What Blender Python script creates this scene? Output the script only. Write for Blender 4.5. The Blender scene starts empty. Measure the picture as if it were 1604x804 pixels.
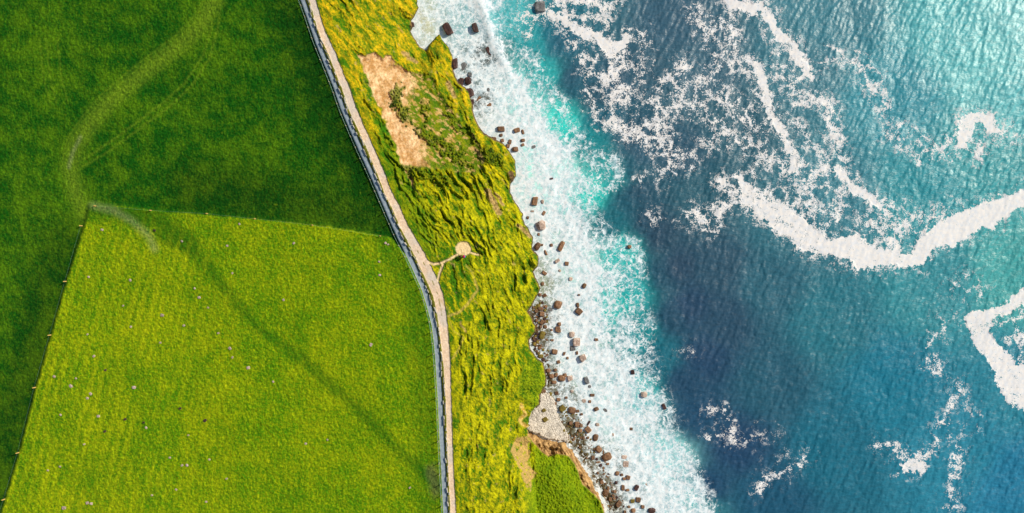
import bpy, bmesh, math, random
import numpy as np
from mathutils import Vector, Matrix
random.seed(7); rng = np.random.default_rng(7)
F32 = np.float32

# ------------------------------------------------------------------ camera
CAMH = 150.0; FPX = 1200.0; SEA = -20.0
scene = bpy.context.scene
cd = bpy.data.cameras.new('camera'); cam = bpy.data.objects.new('camera', cd)
scene.collection.objects.link(cam); scene.camera = cam
cam.location = (0, 0, CAMH); cam.rotation_euler = (0, 0, 0)
cd.sensor_fit = 'HORIZONTAL'; cd.sensor_width = 36.0; cd.lens = 36.0 * FPX / 1604.0
cd.clip_start = 1.0; cd.clip_end = 20000.0

# ------------------------------------------------------------------ light
SUN_EL = 36.0; SUN_AZ = 27.0         # azimuth measured from +X towards +Y
w = bpy.data.worlds.new('World'); scene.world = w; w.use_nodes = True
nt = w.node_tree; nt.nodes.clear()
sky = nt.nodes.new('ShaderNodeTexSky'); sky.sky_type = 'NISHITA'; sky.sun_disc = False
sky.sun_elevation = math.radians(SUN_EL); sky.sun_rotation = math.radians(90 - SUN_AZ)
bg = nt.nodes.new('ShaderNodeBackground'); bg.inputs['Strength'].default_value = 0.11
wo = nt.nodes.new('ShaderNodeOutputWorld')
nt.links.new(sky.outputs[0], bg.inputs[0]); nt.links.new(bg.outputs[0], wo.inputs[0])
sl = bpy.data.lights.new('sun', 'SUN'); sl.energy = 4.6; sl.angle = math.radians(0.6); sl.color = (1.0, 0.90, 0.74)
so = bpy.data.objects.new('sun', sl); scene.collection.objects.link(so); so.location = (120, 60, 90)
sd = Vector((math.cos(math.radians(SUN_EL)) * math.cos(math.radians(SUN_AZ)),
             math.cos(math.radians(SUN_EL)) * math.sin(math.radians(SUN_AZ)), math.sin(math.radians(SUN_EL))))
so.rotation_euler = sd.to_track_quat('Z', 'Y').to_euler()
scene.view_settings.view_transform = 'Standard'; scene.view_settings.look = 'None'
scene.view_settings.gamma = 1.0; scene.view_settings.exposure = 0.0
scene.view_settings.use_curve_mapping = False
scene.render.engine = 'CYCLES'

# ------------------------------------------------------------------ helpers
def lin(c):
    c = np.asarray(c, dtype=np.float64) / 255.0
    return np.where(c <= 0.04045, c / 12.92, ((c + 0.055) / 1.055) ** 2.4)

PERM = np.random.default_rng(11).permutation(256).astype(np.int32); PERM = np.concatenate([PERM, PERM])
GA = (np.random.default_rng(5).random(256) * 2 * np.pi).astype(F32); GX = np.cos(GA); GY = np.sin(GA)
def pn(x, y, seed=0):
    """gradient noise about -0.7..0.7"""
    x = x + seed * 17.31; y = y - seed * 9.77
    xf = np.floor(x); yf = np.floor(y); xi = xf.astype(np.int32) & 255; yi = yf.astype(np.int32) & 255
    fx = (x - xf).astype(F32); fy = (y - yf).astype(F32)
    u = fx * fx * fx * (fx * (fx * 6 - 15) + 10); v = fy * fy * fy * (fy * (fy * 6 - 15) + 10)
    def g(ix, iy, dx, dy):
        h = PERM[PERM[(ix & 255)] + (iy & 255)]
        return GX[h] * dx + GY[h] * dy
    a = g(xi, yi, fx, fy); b = g(xi + 1, yi, fx - 1, fy); c = g(xi, yi + 1, fx, fy - 1); d = g(xi + 1, yi + 1, fx - 1, fy - 1)
    return (a + u * (b - a)) + v * ((c + u * (d - c)) - (a + u * (b - a)))
def fbm(x, y, o=4, seed=0, gain=.5):
    s = 0; a = 1.0; t = 0
    for k in range(o):
        s = s + a * pn(x * (2.03 ** k), y * (2.03 ** k), seed + k * 3); t += a; a *= gain
    return s / t
def sm(a, b, x):
    t = np.clip((x - a) / (b - a), 0, 1); return t * t * (3 - 2 * t)
def inside(poly, U, V):
    r = np.zeros(U.shape, bool); n = len(poly)
    for i in range(n):
        x1, y1 = poly[i]; x2, y2 = poly[(i + 1) % n]
        if y1 == y2: continue
        c = ((V < y1) != (V < y2)) & (U < (x2 - x1) * (V - y1) / (y2 - y1) + x1)
        r ^= c
    return r
def segdist(pts, U, V, closed=False, widths=None):
    """distance to a polyline (minus the interpolated half width if given) and the nearest parameter"""
    D = np.full(U.shape, 1e9, F32)
    n = len(pts)
    for i in range(n if closed else n - 1):
        x1, y1 = pts[i][:2]; x2, y2 = pts[(i + 1) % n][:2]
        dx, dy = x2 - x1, y2 - y1; L = dx * dx + dy * dy + 1e-9
        t = np.clip(((U - x1) * dx + (V - y1) * dy) / L, 0, 1)
        d = np.hypot(U - x1 - t * dx, V - y1 - t * dy)
        if widths is not None: d = d - (widths[i] + t * (widths[i + 1] - widths[i]))
        D = np.minimum(D, d.astype(F32))
    return D
def poly_sd(poly, U, V):
    d = segdist(poly, U, V, True); return np.where(inside(poly, U, V), d, -d)     # + inside

def win(us, vs, pts, m):
    xs = [p[0] for p in pts]; ys = [p[1] for p in pts]
    i0, i1 = np.searchsorted(us, [min(xs) - m, max(xs) + m]); j0, j1 = np.searchsorted(vs, [min(ys) - m, max(ys) + m])
    return slice(j0, j1), slice(i0, i1)

def px2w(u, v, z=0.0):
    s = (CAMH - z) / FPX
    return ((u - 802) * s, -(v - 402) * s, z)

def grid_axis(a, b, step, far, grow=1.22):
    mid = list(np.arange(a, b + .5 * step, step)); lo = []; hi = []
    s = step * 2; x = a
    while x > -far: x -= s; s *= grow; lo.append(x)
    s = step * 2; x = mid[-1]
    while x < far: x += s; s *= grow; hi.append(x)
    return np.array(lo[::-1] + mid + hi, dtype=np.float64)

def build_grid(name, U, V, Z, keep, colors=None, floats=None, mat=None):
    ny, nx = U.shape
    s = (CAMH - Z) / FPX
    co = np.stack([(U - 802) * s, -(V - 402) * s, Z], -1).reshape(-1, 3)
    idx = np.arange(ny * nx).reshape(ny, nx)
    # image v grows downwards so this order gives upward normals
    q = np.stack([idx[:-1, :-1], idx[1:, :-1], idx[1:, 1:], idx[:-1, 1:]], -1)[keep].reshape(-1, 4)
    used = np.zeros(ny * nx, bool); used[q.ravel()] = True
    remap = np.cumsum(used) - 1
    q = remap[q]; co = co[used]
    me = bpy.data.meshes.new(name)
    me.vertices.add(len(co)); me.vertices.foreach_set('co', co.astype(F32).ravel())
    me.loops.add(q.size); me.loops.foreach_set('vertex_index', q.astype(np.int32).ravel())
    me.polygons.add(len(q)); me.polygons.foreach_set('loop_start', np.arange(0, q.size, 4, dtype=np.int32))
    me.polygons.foreach_set('use_smooth', np.ones(len(q), bool))
    me.update(calc_edges=True)
    for k, a in (colors or {}).items():
        at = me.attributes.new(k, 'FLOAT_COLOR', 'POINT'); c = np.ones((len(co), 4), F32); c[:, :3] = a.reshape(-1, 3)[used]
        at.data.foreach_set('color', c.ravel())
    for k, a in (floats or {}).items():
        at = me.attributes.new(k, 'FLOAT', 'POINT'); at.data.foreach_set('value', a.reshape(-1)[used].astype(F32))
    if mat: me.materials.append(mat)
    o = bpy.data.objects.new(name, me); scene.collection.objects.link(o); o['kind'] = 'structure'
    return o

class NT:
    def __init__(s, name):
        s.m = bpy.data.materials.new(name); s.m.use_nodes = True; s.t = s.m.node_tree; s.t.nodes.clear()
        s.out = s.n('ShaderNodeOutputMaterial'); s.b = s.n('ShaderNodeBsdfPrincipled'); s.l(s.b.outputs[0], s.out.inputs['Surface'])
    def n(s, ty, **k):
        n = s.t.nodes.new(ty)
        for a, v in k.items(): setattr(n, a, v)
        return n
    def l(s, a, b): s.t.links.new(a, b)
    def put(s, sock, v):
        if hasattr(v, 'is_linked'): s.l(v, sock)
        else: sock.default_value = v
    def math(s, op, a, b=0.0, c=0.0, clamp=False):
        n = s.n('ShaderNodeMath', operation=op, use_clamp=clamp)
        s.put(n.inputs[0], a); s.put(n.inputs[1], b); s.put(n.inputs[2], c); return n.outputs[0]
    def mapr(s, v, a, b, c=0.0, d=1.0, smooth=False):
        n = s.n('ShaderNodeMapRange'); n.interpolation_type = 'SMOOTHSTEP' if smooth else 'LINEAR'
        s.put(n.inputs[0], v); s.put(n.inputs[1], a); s.put(n.inputs[2], b); s.put(n.inputs[3], c); s.put(n.inputs[4], d); return n.outputs[0]
    def noise(s, vec, scale, detail=4, rough=.55, dist=0.0, col=False):
        n = s.n('ShaderNodeTexNoise'); s.put(n.inputs['Vector'], vec); n.inputs['Scale'].default_value = scale
        n.inputs['Detail'].default_value = detail; n.inputs['Roughness'].default_value = rough; n.inputs['Distortion'].default_value = dist
        return n.outputs['Color' if col else 'Fac']
    def voro(s, vec, scale, feature='DISTANCE_TO_EDGE'):
        n = s.n('ShaderNodeTexVoronoi', feature=feature); s.put(n.inputs['Vector'], vec); n.inputs['Scale'].default_value = scale
        return n.outputs['Distance']
    def mix(s, f, a, b, mode='MIX'):
        n = s.n('ShaderNodeMix', data_type='RGBA', blend_type=mode); s.put(n.inputs[0], f); s.put(n.inputs[6], a); s.put(n.inputs[7], b); return n.outputs[2]
    def vmath(s, op, a, b):
        n = s.n('ShaderNodeVectorMath', operation=op); s.put(n.inputs[0], a); s.put(n.inputs[1], b); return n.outputs[0]
    def scale(s, a, f):
        n = s.n('ShaderNodeVectorMath', operation='SCALE'); s.put(n.inputs[0], a); s.put(n.inputs['Scale'], f); return n.outputs[0]
    def attr(s, name, out='Fac'):
        n = s.n('ShaderNodeAttribute', attribute_name=name); return n.outputs[out]
    def coord(s): return s.n('ShaderNodeTexCoord').outputs['Object']
    def mapping(s, vec, rot=(0, 0, 0), sc=(1, 1, 1)):
        n = s.n('ShaderNodeMapping'); s.put(n.inputs[0], vec); n.inputs['Rotation'].default_value = rot; n.inputs['Scale'].default_value = sc; return n.outputs[0]
    def bump(s, h, dist, strength=1.0, normal=None):
        n = s.n('ShaderNodeBump'); n.inputs['Strength'].default_value = strength; n.inputs['Distance'].default_value = dist
        s.put(n.inputs['Height'], h)
        if normal is not None: s.l(normal, n.inputs['Normal'])
        return n.outputs[0]
def c4(c): return (float(c[0]), float(c[1]), float(c[2]), 1.0)

# ------------------------------------------------------------------ traced lines (photograph pixels -> real positions by height)
COAST = [(560,-30000),(600,-3000),(610,-400),(640,-60),(653,0),(652,5),(655,12),(649,24),(643,32),(647,41),(642,49),(646,59),(659,76),(668,80),(676,66),(682,57),(687,52),
 (691,58),(694,65),(704,77),(709,92),(707,102),(710,114),(718,130),(732,142),(738,160),(742,180),(748,198),(757,210),(772,219),(789,225),(795,235),(805,250),
 (808,275),(799,288),(799,302),(803,312),(819,336),(817,342),(834,372),(833,390),(842,402),(842,415),(834,425),(845,452),(838,467),(833,477),(826,487),(838,512),
 (838,520),(827,532),(829,547),(842,563),(850,570),(855,590),(854,602),(845,620),(845,633),(834,644),(829,657),(829,674),(844,681),(867,688),(887,692),(899,704),
 (914,724),(931,750),(940,768),(951,788),(953,804),(985,870),(1200,1500),(1500,3000),(1600,30000)]
LANDPOLY = COAST + [(-40000,30000),(-40000,-30000)]
PAVED = [(474,-1),(484,27),(497,65),(511,100),(525,135),(537,170),(551,203),(566,237),(582,272),(595,302),(610,337),(627,375),(641,402),(654,430),(665,455),(673,482),(680,510),(683.5,540),(686,570),(689.5,628),(692,686),(695,745),(698,803)]
PAVED = [(100,-900)] + PAVED + [(730,1700)]
GRAVEL = [(489,-1),(497,27),(504,50),(519,82),(532,115),(543,142),(552,170),(565,199),(582,237),(596,270),(607,300),(620,325),(633,355),(647,380),(656,397),(666,417),(677,440),(686,462),(691,487),(695,515),(697.5,542),(700,570),(702,614),(703.5,657),(705.5,716),(707.5,759),(710,803)]
GW = [5.5,5.5,5.5,6,6,6.5,6.5,6,6,6,6,6.5,6.5,7.5,8.5,9,9,8.5,8,7.5,7,6,4.8,4.6,4.6,4.6,4.8]
GRAVEL = [(115,-900)] + GRAVEL + [(742,1700)]; GW = [x * .9 for x in [5.5] + GW + [5]]
def interp_line(pts, v):
    return np.interp(v, [p[1] for p in pts], [p[0] for p in pts])

# ================================================================== LAND
us = grid_axis(-40, 1000, 1.0, 30000); vs = grid_axis(-40, 845, 1.0, 30000)
us = us[us < 1700]
U, V = np.meshgrid(us, vs); U = U.astype(F32); V = V.astype(F32)
wu = 3.0 * fbm(U / 14, V / 14, 3, 1); wv = 3.0 * fbm(U / 14, V / 14, 3, 2)
Uw = U + wu; Vw = V + wv
D = poly_sd(LANDPOLY, U + 1.2 * wu, V + 1.2 * wv)          # + inside land
gx = interp_line(GRAVEL, V); px_ = interp_line(PAVED, V)
dP = segdist(PAVED, U, V) - 3.6 - .25 * pn(U / 5, V / 5, 3)
dG = segdist(GRAVEL, U, V, widths=GW) - 2.2 * fbm(U / 7, V / 7, 4, 4, .6)
right = U > gx
# seaward slope
dgp = np.where(right, np.maximum(segdist(GRAVEL, U, V) - 9, 0), 0)
Dc = np.maximum(D, 0)
t = dgp / (dgp + Dc + 1e-3)
hmax = np.interp(V, [-500, 0, 120, 220, 300, 400, 560, 660, 760, 900], [17.6, 18.2, 17.8, 15, 12.5, 11.5, 11, 12, 14, 14])
H = -hmax * (0.35 * t + 0.65 * t ** 1.7)
# promontory at the bottom lies lower
prom = sm(-6, 22, poly_sd([(800,690),(829,672),(900,700),(960,800),(1000,900),(840,900),(822,804),(815,740)], U, V))
H = H * (1 - prom) + prom * (-12.5 - 3.0 * sm(60, 0, D))
# hollow of the landslip
SCAR = [(560,86),(585,84),(600,88),(612,84),(619,98),(628,103),(640,113),(664,114),(680,122),(684,140),(694,152),(706,165),(722,186),(738,205),(752,225),(764,245),(756,262),(738,272),(704,268),(668,262),(648,270),(648,296),(642,290),(634,266),(621,241),(610,214),(604,190),(594,168),(582,150),(575,130),(566,108)]
dS = poly_sd(SCAR, Uw + 2.5 * wu, Vw + 2.5 * wv) - 4.5 * np.maximum(0, fbm(U / 22, V / 22, 3, 5, .6) + .05) * 2
H = H - 1.6 * sm(-5, 12, dS) * (U > 540)
# wind-combed tussock folds
ang = np.radians(np.interp(V, [0, 90, 250, 420, 520, 804], [52, 55, 58, 66, 84, 99])).astype(F32)
ca, sa = np.cos(ang), np.sin(ang)
cvx = np.interp(V, [-400, 0, 100, 200, 300, 400, 500, 600, 700, 804, 1200], [330, 480, 545, 600, 655, 705, 735, 742, 734, 722, 690]).astype(F32)
al = V * 1.12; ac = (U - cvx) * np.interp(V, [0, 300, 500], [.84, .88, 1.0]).astype(F32)
wx = 14 * fbm(U / 40, V / 40, 4, 8, .6); wy = 15 * fbm(U / 36, V / 60, 4, 9, .55)
n1 = pn((al + wx) / 58, (ac + wy) / 15, 12); n2 = pn((al + wx * 1.3) / 24, (ac + wy * 1.3) / 7.5, 13); n3 = pn(al / 8 + wx * .1, ac / 3.4 + wy * .3, 14)
ridge = (1 - 2.2 * np.abs(n1)) * .9 + (1 - 2.4 * np.abs(n2)) * .5
tuft = fbm(U / 3.2 + wx * .2, V / 3.2, 3, 15, .6)
slopezone = (sm(2, 18, segdist(GRAVEL, U, V) - 8) * right).astype(F32)
scar = sm(-1.5, 2.5, dS) * right
rockband = sm(-1, 1.5, poly_sd([(826,672),(844,680),(867,686),(887,690),(901,702),(916,722),(934,750),(944,768),(955,788),(957,812),(948,812),(941,786),(923,768),(912,759),(902,732),(891,715),(873,711),(859,717),(842,702),(827,683)], Uw, Vw)) * (D > -8)
shrubby = np.clip(sm(-2, 5, poly_sd([(815,585),(828,560),(846,566),(857,590),(855,604),(846,622),(846,634),(833,646),(822,628),(808,618)], Uw, Vw)) + sm(-3, 6, poly_sd([(834,700),(848,706),(862,715),(895,712),(910,730),(930,768),(945,790),(950,820),(825,820),(822,770),(840,740)], Uw, Vw)), 0, 1)
vary = .55 + .8 * sm(-.25, .3, fbm(U / 60, V / 60, 2, 21))
foldamp = slopezone * (1 - .85 * scar) * (1 - .8 * shrubby) * vary * sm(0, 6, D + 3)
loopf = sm(4, -3, segdist([(712,400),(712,440),(722,478)], U, V) - 26)         # smooth patch inside the loop of trails
foldamp = foldamp * (1 - .6 * loopf) * (1 - .95 * sm(24, 11, np.hypot(U - 725, V - 390)))
amp_top = np.interp(V, [0, 100, 200, 300, 420, 500, 804], [.5, .6, .9, 1.15, 1.05, .72, .66])
H = H + foldamp * amp_top * (1.0 * (ridge - .7) + .34 * n3)
H = H + (.34 + .35 * shrubby) * tuft * slopezone * (1 - .6 * scar)
# fields: almost level
fld = 1 - sm(-6, 0, U - px_)
H = H + fld * (.34 * fbm(U / 6.5, V / 6.5, 4, 31, .62) + .5 * fbm(U / 130, V / 130, 2, 32))
# boundary bank between the two fields
BND = [(-40,920),(8,782),(30,709),(56,607),(80,525),(104,441),(132,352),(140,322),(190,322),(260,332),(340,338),(430,346),(520,356),(610,371)]
BRIGHT = BND + [(640,402),(660,440),(680,500),(690,600),(700,900),(-40,920)]
BRIGHT = [(-600,3000)] + BRIGHT[:-1] + [(760,3000)]
dB = poly_sd(BRIGHT, Uw, Vw)
bright = sm(-2.0, 2.5, dB) * (U < px_)
H = H - .8 * sm(4, -3, dB) * fld * sm(760, 300, np.abs(V - 402))
H = H + .25 * np.exp(-((segdist(BND, Uw, Vw)) / 3.0) ** 2) * fld
# paths cut slightly
pav = sm(.6, -.6, dP); gra = sm(1.0, -.8, dG)
H = H * (1 - pav * .9 * (H > -2)) ; H = H - .06 * pav - .05 * gra
H = H + gra * (-H) * .6 * (np.abs(H) < 1.5)
# ditch shadow line left of paved path is grass; turf berm between handled by the bank object
clear = sm(1.2, -1.2, np.hypot((U - 725.5 + wu * 1.6) / 1.14, V - 389.5 + wv * 1.6) - 11)
TR = [([(662,408),(680,414),(692,412),(705,406),(718,398)], 1.9), ([(694,414),(689,427),(686,440),(680,446)], 1.8), ([(738,396),(744,398),(750,399)], 1.6)]
trail = np.zeros_like(U)
for p_, w_ in TR: trail = np.maximum(trail, sm(1.0, -.8, segdist(p_, U + wu * .4, V + wv * .4) - w_))
FT = [([(745,440),(748,455),(742,463),(732,477),(720,489),(702,496)], 1.7, .75), ([(730,415),(740,428),(745,440)], 1.4, .45), ([(726,530),(718,548),(709,562)], 1.4, .6), ([(702,500),(712,520),(726,530)], 1.2, .35),([(688,470),(700,480),(704,497)],1.4,.4)]
ftrail = np.zeros_like(U)
for p_, w_, k_ in FT: ftrail = np.maximum(ftrail, k_ * sm(1.2, -1.0, segdist(p_, Uw, Vw) - w_))
flat = np.maximum(clear, trail * (1 - gra))
H = H - .15 * flat
# cliff face and sea bed
tip = sm(30, 4, np.hypot(U - 684, V - 58)); H = H * (1 - tip) + tip * (-19.1 + .5 * tuft)
out = np.maximum(-D, 0)
face = 1.5 + np.maximum(0, 802 - U) * np.maximum(hmax * -1 + 20, 0) / 168.0
lip = sm(2.5, 0, D)
Hedge = H - 1.0 * lip - rockband * (2.5 + 5.0 * sm(14, 0, D)) + rockband * 1.3 * fbm(U / 7, V / 4, 3, 41)
fall = np.clip(out / face, 0, 1)
H = Hedge * (1 - fall) + (-23.0) * fall
# cove shingle and the stony foreshore
COVE = [(822,668),(829,650),(834,640),(846,628),(848,612),(858,616),(868,626),(872,650),(884,672),(894,690),(887,698),(866,694),(842,687),(826,680)]
dC = poly_sd(COVE, Uw, Vw)
APRON = [(824,486),(832,478),(842,470),(850,486),(856,505),(862,530),(866,560),(870,590),(872,615),(882,632),(895,650),(910,670),(922,690),(930,712),(944,735),(958,760),(975,785),(990,830),(950,830),(905,716),(872,694),(846,640),(846,570),(824,540)]
dA = poly_sd(APRON, Uw + 2 * wu, Vw + 2 * wv)
Hb = -19.0 - .7 * sm(820, 900, U) + .05 * tuft; Ha = -20.30 + .55 * fbm(U / 5, V / 5, 3, 44, .6) + .25 * sm(0, 12, dA)
shore = (D < 0)
H = np.where(shore & (dC > -4), np.maximum(H, Hb - 1.2 * sm(2, -4, dC)), H)
H = np.where(shore & (dA > -5), np.maximum(H, Ha - 1.5 * sm(1, -5, dA)), H)

# ---- land colours (the colour of the ground cover itself)
def C(*c): return lin(c).astype(F32)
def lerp(a, b, k): return a + (b - a) * k[..., None]
lo1 = sm(-.3, .3, fbm(U / 90, V / 90, 3, 51)); lo2 = sm(-.35, .35, fbm(U / 22, V / 22, 3, 52)); fi = sm(-.35, .35, fbm(U / 4, V / 4, 3, 53, .65))
fi2 = sm(-.3, .3, fbm(U / 2.1, V / 2.1, 2, 54, .6))
dark = lerp(np.broadcast_to(C(14, 80, 4), U.shape + (3,)), C(80, 122, 6), np.clip(.55 * lo1 + .45 * lo2 - .25 + .2 * (lo2 - .5) + .55 * (fi - .5) + .5 * (fi2 - .5) + .16 * sm(520, 120, U), 0, 1))
# field tint is darker along the fence, the far corner and by the boundary
dkz = np.clip(sm(80, 0, segdist([(440,-60),(500,130),(560,260),(600,340),(450,320),(300,290)], Uw, Vw)) * .8 + sm(60, 5, segdist([(-10,760),(40,600),(70,480),(100,380)], Uw, Vw)) * .7, 0, 1)
dark = dark * (1 - .42 * dkz[..., None])
yel = C(120, 140, 8)
# mown arcs and wheel tracks across the dark field
def track(pts, wd, soft=2.0): return sm(soft, -soft, segdist(pts, U + .6 * wu, V + .6 * wv) - wd)
T1 = [(352,-60),(337,0),(318,35),(285,68),(245,98),(205,130),(170,160),(140,195),(118,228),(110,262),(118,300),(132,335)]
k = np.zeros_like(U)
for off, st in ((-15, .36), (-9, .5), (-2, .6), (5, .55), (12, .4)):
    k = np.maximum(k, st * track([(a + off * .8, b + off * .7) for a, b in T1], 1.0, 3.4))
k = np.maximum(k, .36 * track(T1, 12, 12))
T2 = [(343,0),(338,45),(325,90),(295,135),(262,165),(215,200),(160,240),(120,262)]
for off in (-6, 3): k = np.maximum(k, .34 * track([(a + off, b + off * .7) for a, b in T2], 1.0, 3.4))
for xo in (62, 72, 90): k = np.maximum(k, .22 * track([(xo, 60), (xo + 6, 120), (xo + 16, 160)], 1.0, 2.0))
dark = lerp(dark, C(132, 160, 34), np.clip(k * 1.35, 0, 1) * (.8 + .4 * (fi - .5)))
gy = np.clip(.55 * track([(126,215),(113,240),(108,262)], 2.0, 4) + .55 * track([(145,322),(178,330),(205,345),(232,368),(242,390)], 4, 8), 0, 1)
brt = lerp(np.broadcast_to(C(70, 126, 2), U.shape + (3,)), C(154, 168, 4), np.clip(.30 * lo1 + .35 * lo2 + .1 + .6 * (fi - .5) + .5 * (fi2 - .5), 0, 1))
grn = np.clip(.9 * sm(12, -2, segdist([(250,370),(310,400),(400,510),(470,560),(560,640),(640,720),(700,770)], Uw + 2 * wu, Vw + 2 * wv) - 3) * .7 + .5 * sm(40, 0, np.abs(U - px_ + 22)) , 0, 1)
brt = lerp(brt, C(34, 96, 4), grn * .85)
brt = lerp(brt, C(40, 98, 4), .8 * sm(20, -4, segdist([(132,330),(190,332),(250,345),(300,385)], Uw + 2 * wu, Vw + 2 * wv) - 6))
stripe = sm(-.2, .2, np.sin((U + .26 * V + 3 * wu) / 2.6)) * sm(-.3, .3, fbm(U / 40, V / 90, 2, 61)) * sm(430, 220, U) * sm(300, 420, V)
brt = lerp(brt, C(182, 190, 10), .34 * stripe)
org = sm(.33, .45, fbm(U / 6, V / 6, 2, 63)); brt = lerp(brt, C(165, 160, 12), org * .4)
dark = lerp(dark, C(110, 130, 12), sm(.34, .48, fbm(U / 7, V / 7, 2, 64)) * .45)
mud = sm(14, 0, segdist([(676,735),(682,770)], U + 2 * wu, V + 3 * wv) - 2); brt = lerp(brt, C(100, 100, 60), mud * .6)
col = lerp(dark, brt, bright)
col = lerp(col, C(140, 146, 104), gy * (.8 + .5 * (fi - .5)))
gr_near = np.clip(track([(240,160),(190,190),(150,215),(140,250)], 8, 14), 0, 1) * .0
# cliff-top and slope grass: two grasses, straw gold and green, mixed by patches; crest light and gully shade painted in too
dry = fbm(al / 26 + wx * .05, ac / 8 + wy * .1, 4, 71, .6)
topgold = sm(330, 60, V) * sm(-2, 10, D)
streak = fbm((U * .8 - V * .6) / 3.4 + wy * .1, (U * .6 + V * .8) / 10 + wx * .1, 3, 77, .6)
kk = np.clip(.33 + 1.0 * dry + .42 * (ridge - .75) + .03 * topgold + .30 * (fi - .5) + .3 * (fi2 - .5) + .75 * streak - .22 * loopf, 0, 1)
gs = lerp(np.broadcast_to(C(58, 106, 4), U.shape + (3,)), C(212, 182, 10), kk)
gs = lerp(gs, C(214, 164, 24), .5 * topgold * sm(.4, .9, kk))
gs = lerp(gs, C(172, 186, 8), sm(180, 360, V) * sm(.2, .8, kk) * .62)
gs = lerp(gs, C(70, 104, 10), sm(-6, 4, dS) * .75)
gs = lerp(gs, C(34, 84, 6), sm(.0, .4, fbm(al / 26, ac / 12, 4, 74)) * .65)
gs = lerp(gs, lerp(np.broadcast_to(C(44, 92, 4), U.shape + (3,)), C(134, 156, 12), np.clip(fi * .6 + fi2 * .5 + .7 * (lo2 - .5) - .05, 0, 1)), shrubby * .8)
gs = lerp(gs, C(120, 150, 6), sm(.5, 1, prom) * .35)
# green tongues near the path
gs = lerp(gs, C(50, 112, 6), sm(30, 2, segdist([(605,215),(620,270),(650,330),(668,385)], Uw + 2 * wu, Vw) - 3) * .55)
land = np.where((U > px_)[..., None], gs, col)
# bare earth
sand = lerp(np.broadcast_to(C(172, 128, 76), U.shape + (3,)), C(236, 202, 156), np.clip(fi * .45 + .5 * lo2 - .12 + 1.2 * fbm(U / 8, V / 14, 3, 86, .6), 0, 1))
sandleft = sm(24, -6, (U - np.interp(V, [85, 130, 180, 220, 296], [622, 640, 618, 656, 655])))
weeds = sm(-.04, .08, fbm((U * .8 + V * .6) / 13, (U * .6 - V * .8) / 7, 4, 81, .65) - .30 * sandleft + .10)
scar_m = scar * (1 - weeds * (1 - .75 * sandleft))
sand = lerp(sand, C(166, 140, 62), (1 - sandleft) * .6)
land = lerp(land, sand, scar_m)
vegc = [([(735,200),(748,222)], 4),([(670,160),(664,190)], 4), ([(690,235),(740,262)], 4), ([(624,142),(620,156),(630,174),(634,184)], 8), ([(660,208),(676,216),(692,224)], 8), ([(708,232),(718,243)], 9), ([(762,240),(778,250)], 11), ([(700,180),(720,205)], 5), ([(640,265),(700,285)], 8)]
vg = np.zeros_like(U)
for p_, w_ in vegc: vg = np.maximum(vg, sm(3, -3, segdist(p_, Uw + 5 * wu, Vw + 5 * wv) - w_ + 12 * np.maximum(0, fbm(U / 12, V / 12, 3, 88, .6))))
land = lerp(land, lerp(np.broadcast_to(C(36, 84, 4), U.shape + (3,)), C(130, 135, 8), fi), vg * .85 * right)
H = H + vg * right * (.7 + 1.4 * tuft)
brown = sm(.24, .34, fbm(al / 16, ac / 9, 3, 89, .6)) * slopezone * .55 * (1 - shrubby)
for p_, w_ in [([(763,300),(775,320),(782,333)], 4), ([(776,303),(788,320)], 2), ([(812,352),(830,370)], 3), ([(748,236),(756,250)], 2.5), ([(702,130),(712,152)], 3.5), ([(640,92),(652,97)], 3), ([(632,84),(640,88)], 3),([(722,505),(728,520)],1)]:
    brown = np.maximum(brown, sm(2, -1.5, segdist(p_, Uw + wu, Vw + wv) - w_))
land = lerp(land, lerp(np.broadcast_to(C(120, 92, 50), U.shape + (3,)), C(190, 160, 110), fi), brown * .85 * right)
PATCH = [(809,686),(826,682),(832,692),(831,710),(826,727),(841,742),(834,751),(831,771),(823,762),(815,739),(806,721),(799,707),(802,698)]
pat = sm(-1, 1.5, poly_sd(PATCH, Uw, Vw)) * sm(.25, .05, fbm(U / 6, V / 6, 3, 82))
land = lerp(land, C(178, 150, 88), pat)
rocko = sm(2, -2, segdist([(818,636),(822,650),(814,660),(826,668)], Uw + wu, Vw + wv) - 3)
land = lerp(land, lerp(np.broadcast_to(C(180, 130, 40), U.shape + (3,)), C(225, 195, 120), fi), rocko * .85)
strat = sm(-.3, .3, pn((U * .5 + V * .85) / 14, (U * .85 - V * .5) / 2.4, 83))
rk = lerp(np.broadcast_to(C(116, 82, 46), U.shape + (3,)), C(210, 172, 116), np.clip(.6 * strat + .4 * fi, 0, 1))
land = lerp(land, rk, rockband)
rockedge = sm(1.3, -.4, D) * (1 - rockband)
cliffc = lerp(np.broadcast_to(C(58, 44, 34), U.shape + (3,)), C(130, 104, 66), np.clip(fi * .8 + .2 * strat, 0, 1))
land = lerp(land, cliffc, rockedge)
for p_, w_ in [([(800,272),(803,284)], 4.5), ([(645,37),(646,42)], 3), ([(710,95),(710,112),(720,130)], 2.5)]:
    land = lerp(land, cliffc, sm(1.5, -1.5, segdist(p_, Uw, Vw) - w_))
# foreshore
wetst = lerp(np.broadcast_to(C(44, 38, 30), U.shape + (3,)), C(112, 98, 66), np.clip(fi * .5 + fi2 * .4, 0, 1))
shing = lerp(np.broadcast_to(C(150, 144, 128), U.shape + (3,)), C(224, 216, 200), fi2)
sh = lerp(wetst, shing, sm(-3, 3, dC))
land = np.where((D < -1.5)[..., None] & ((dC > -6) | (dA > -6))[..., None], sh, land)
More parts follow.
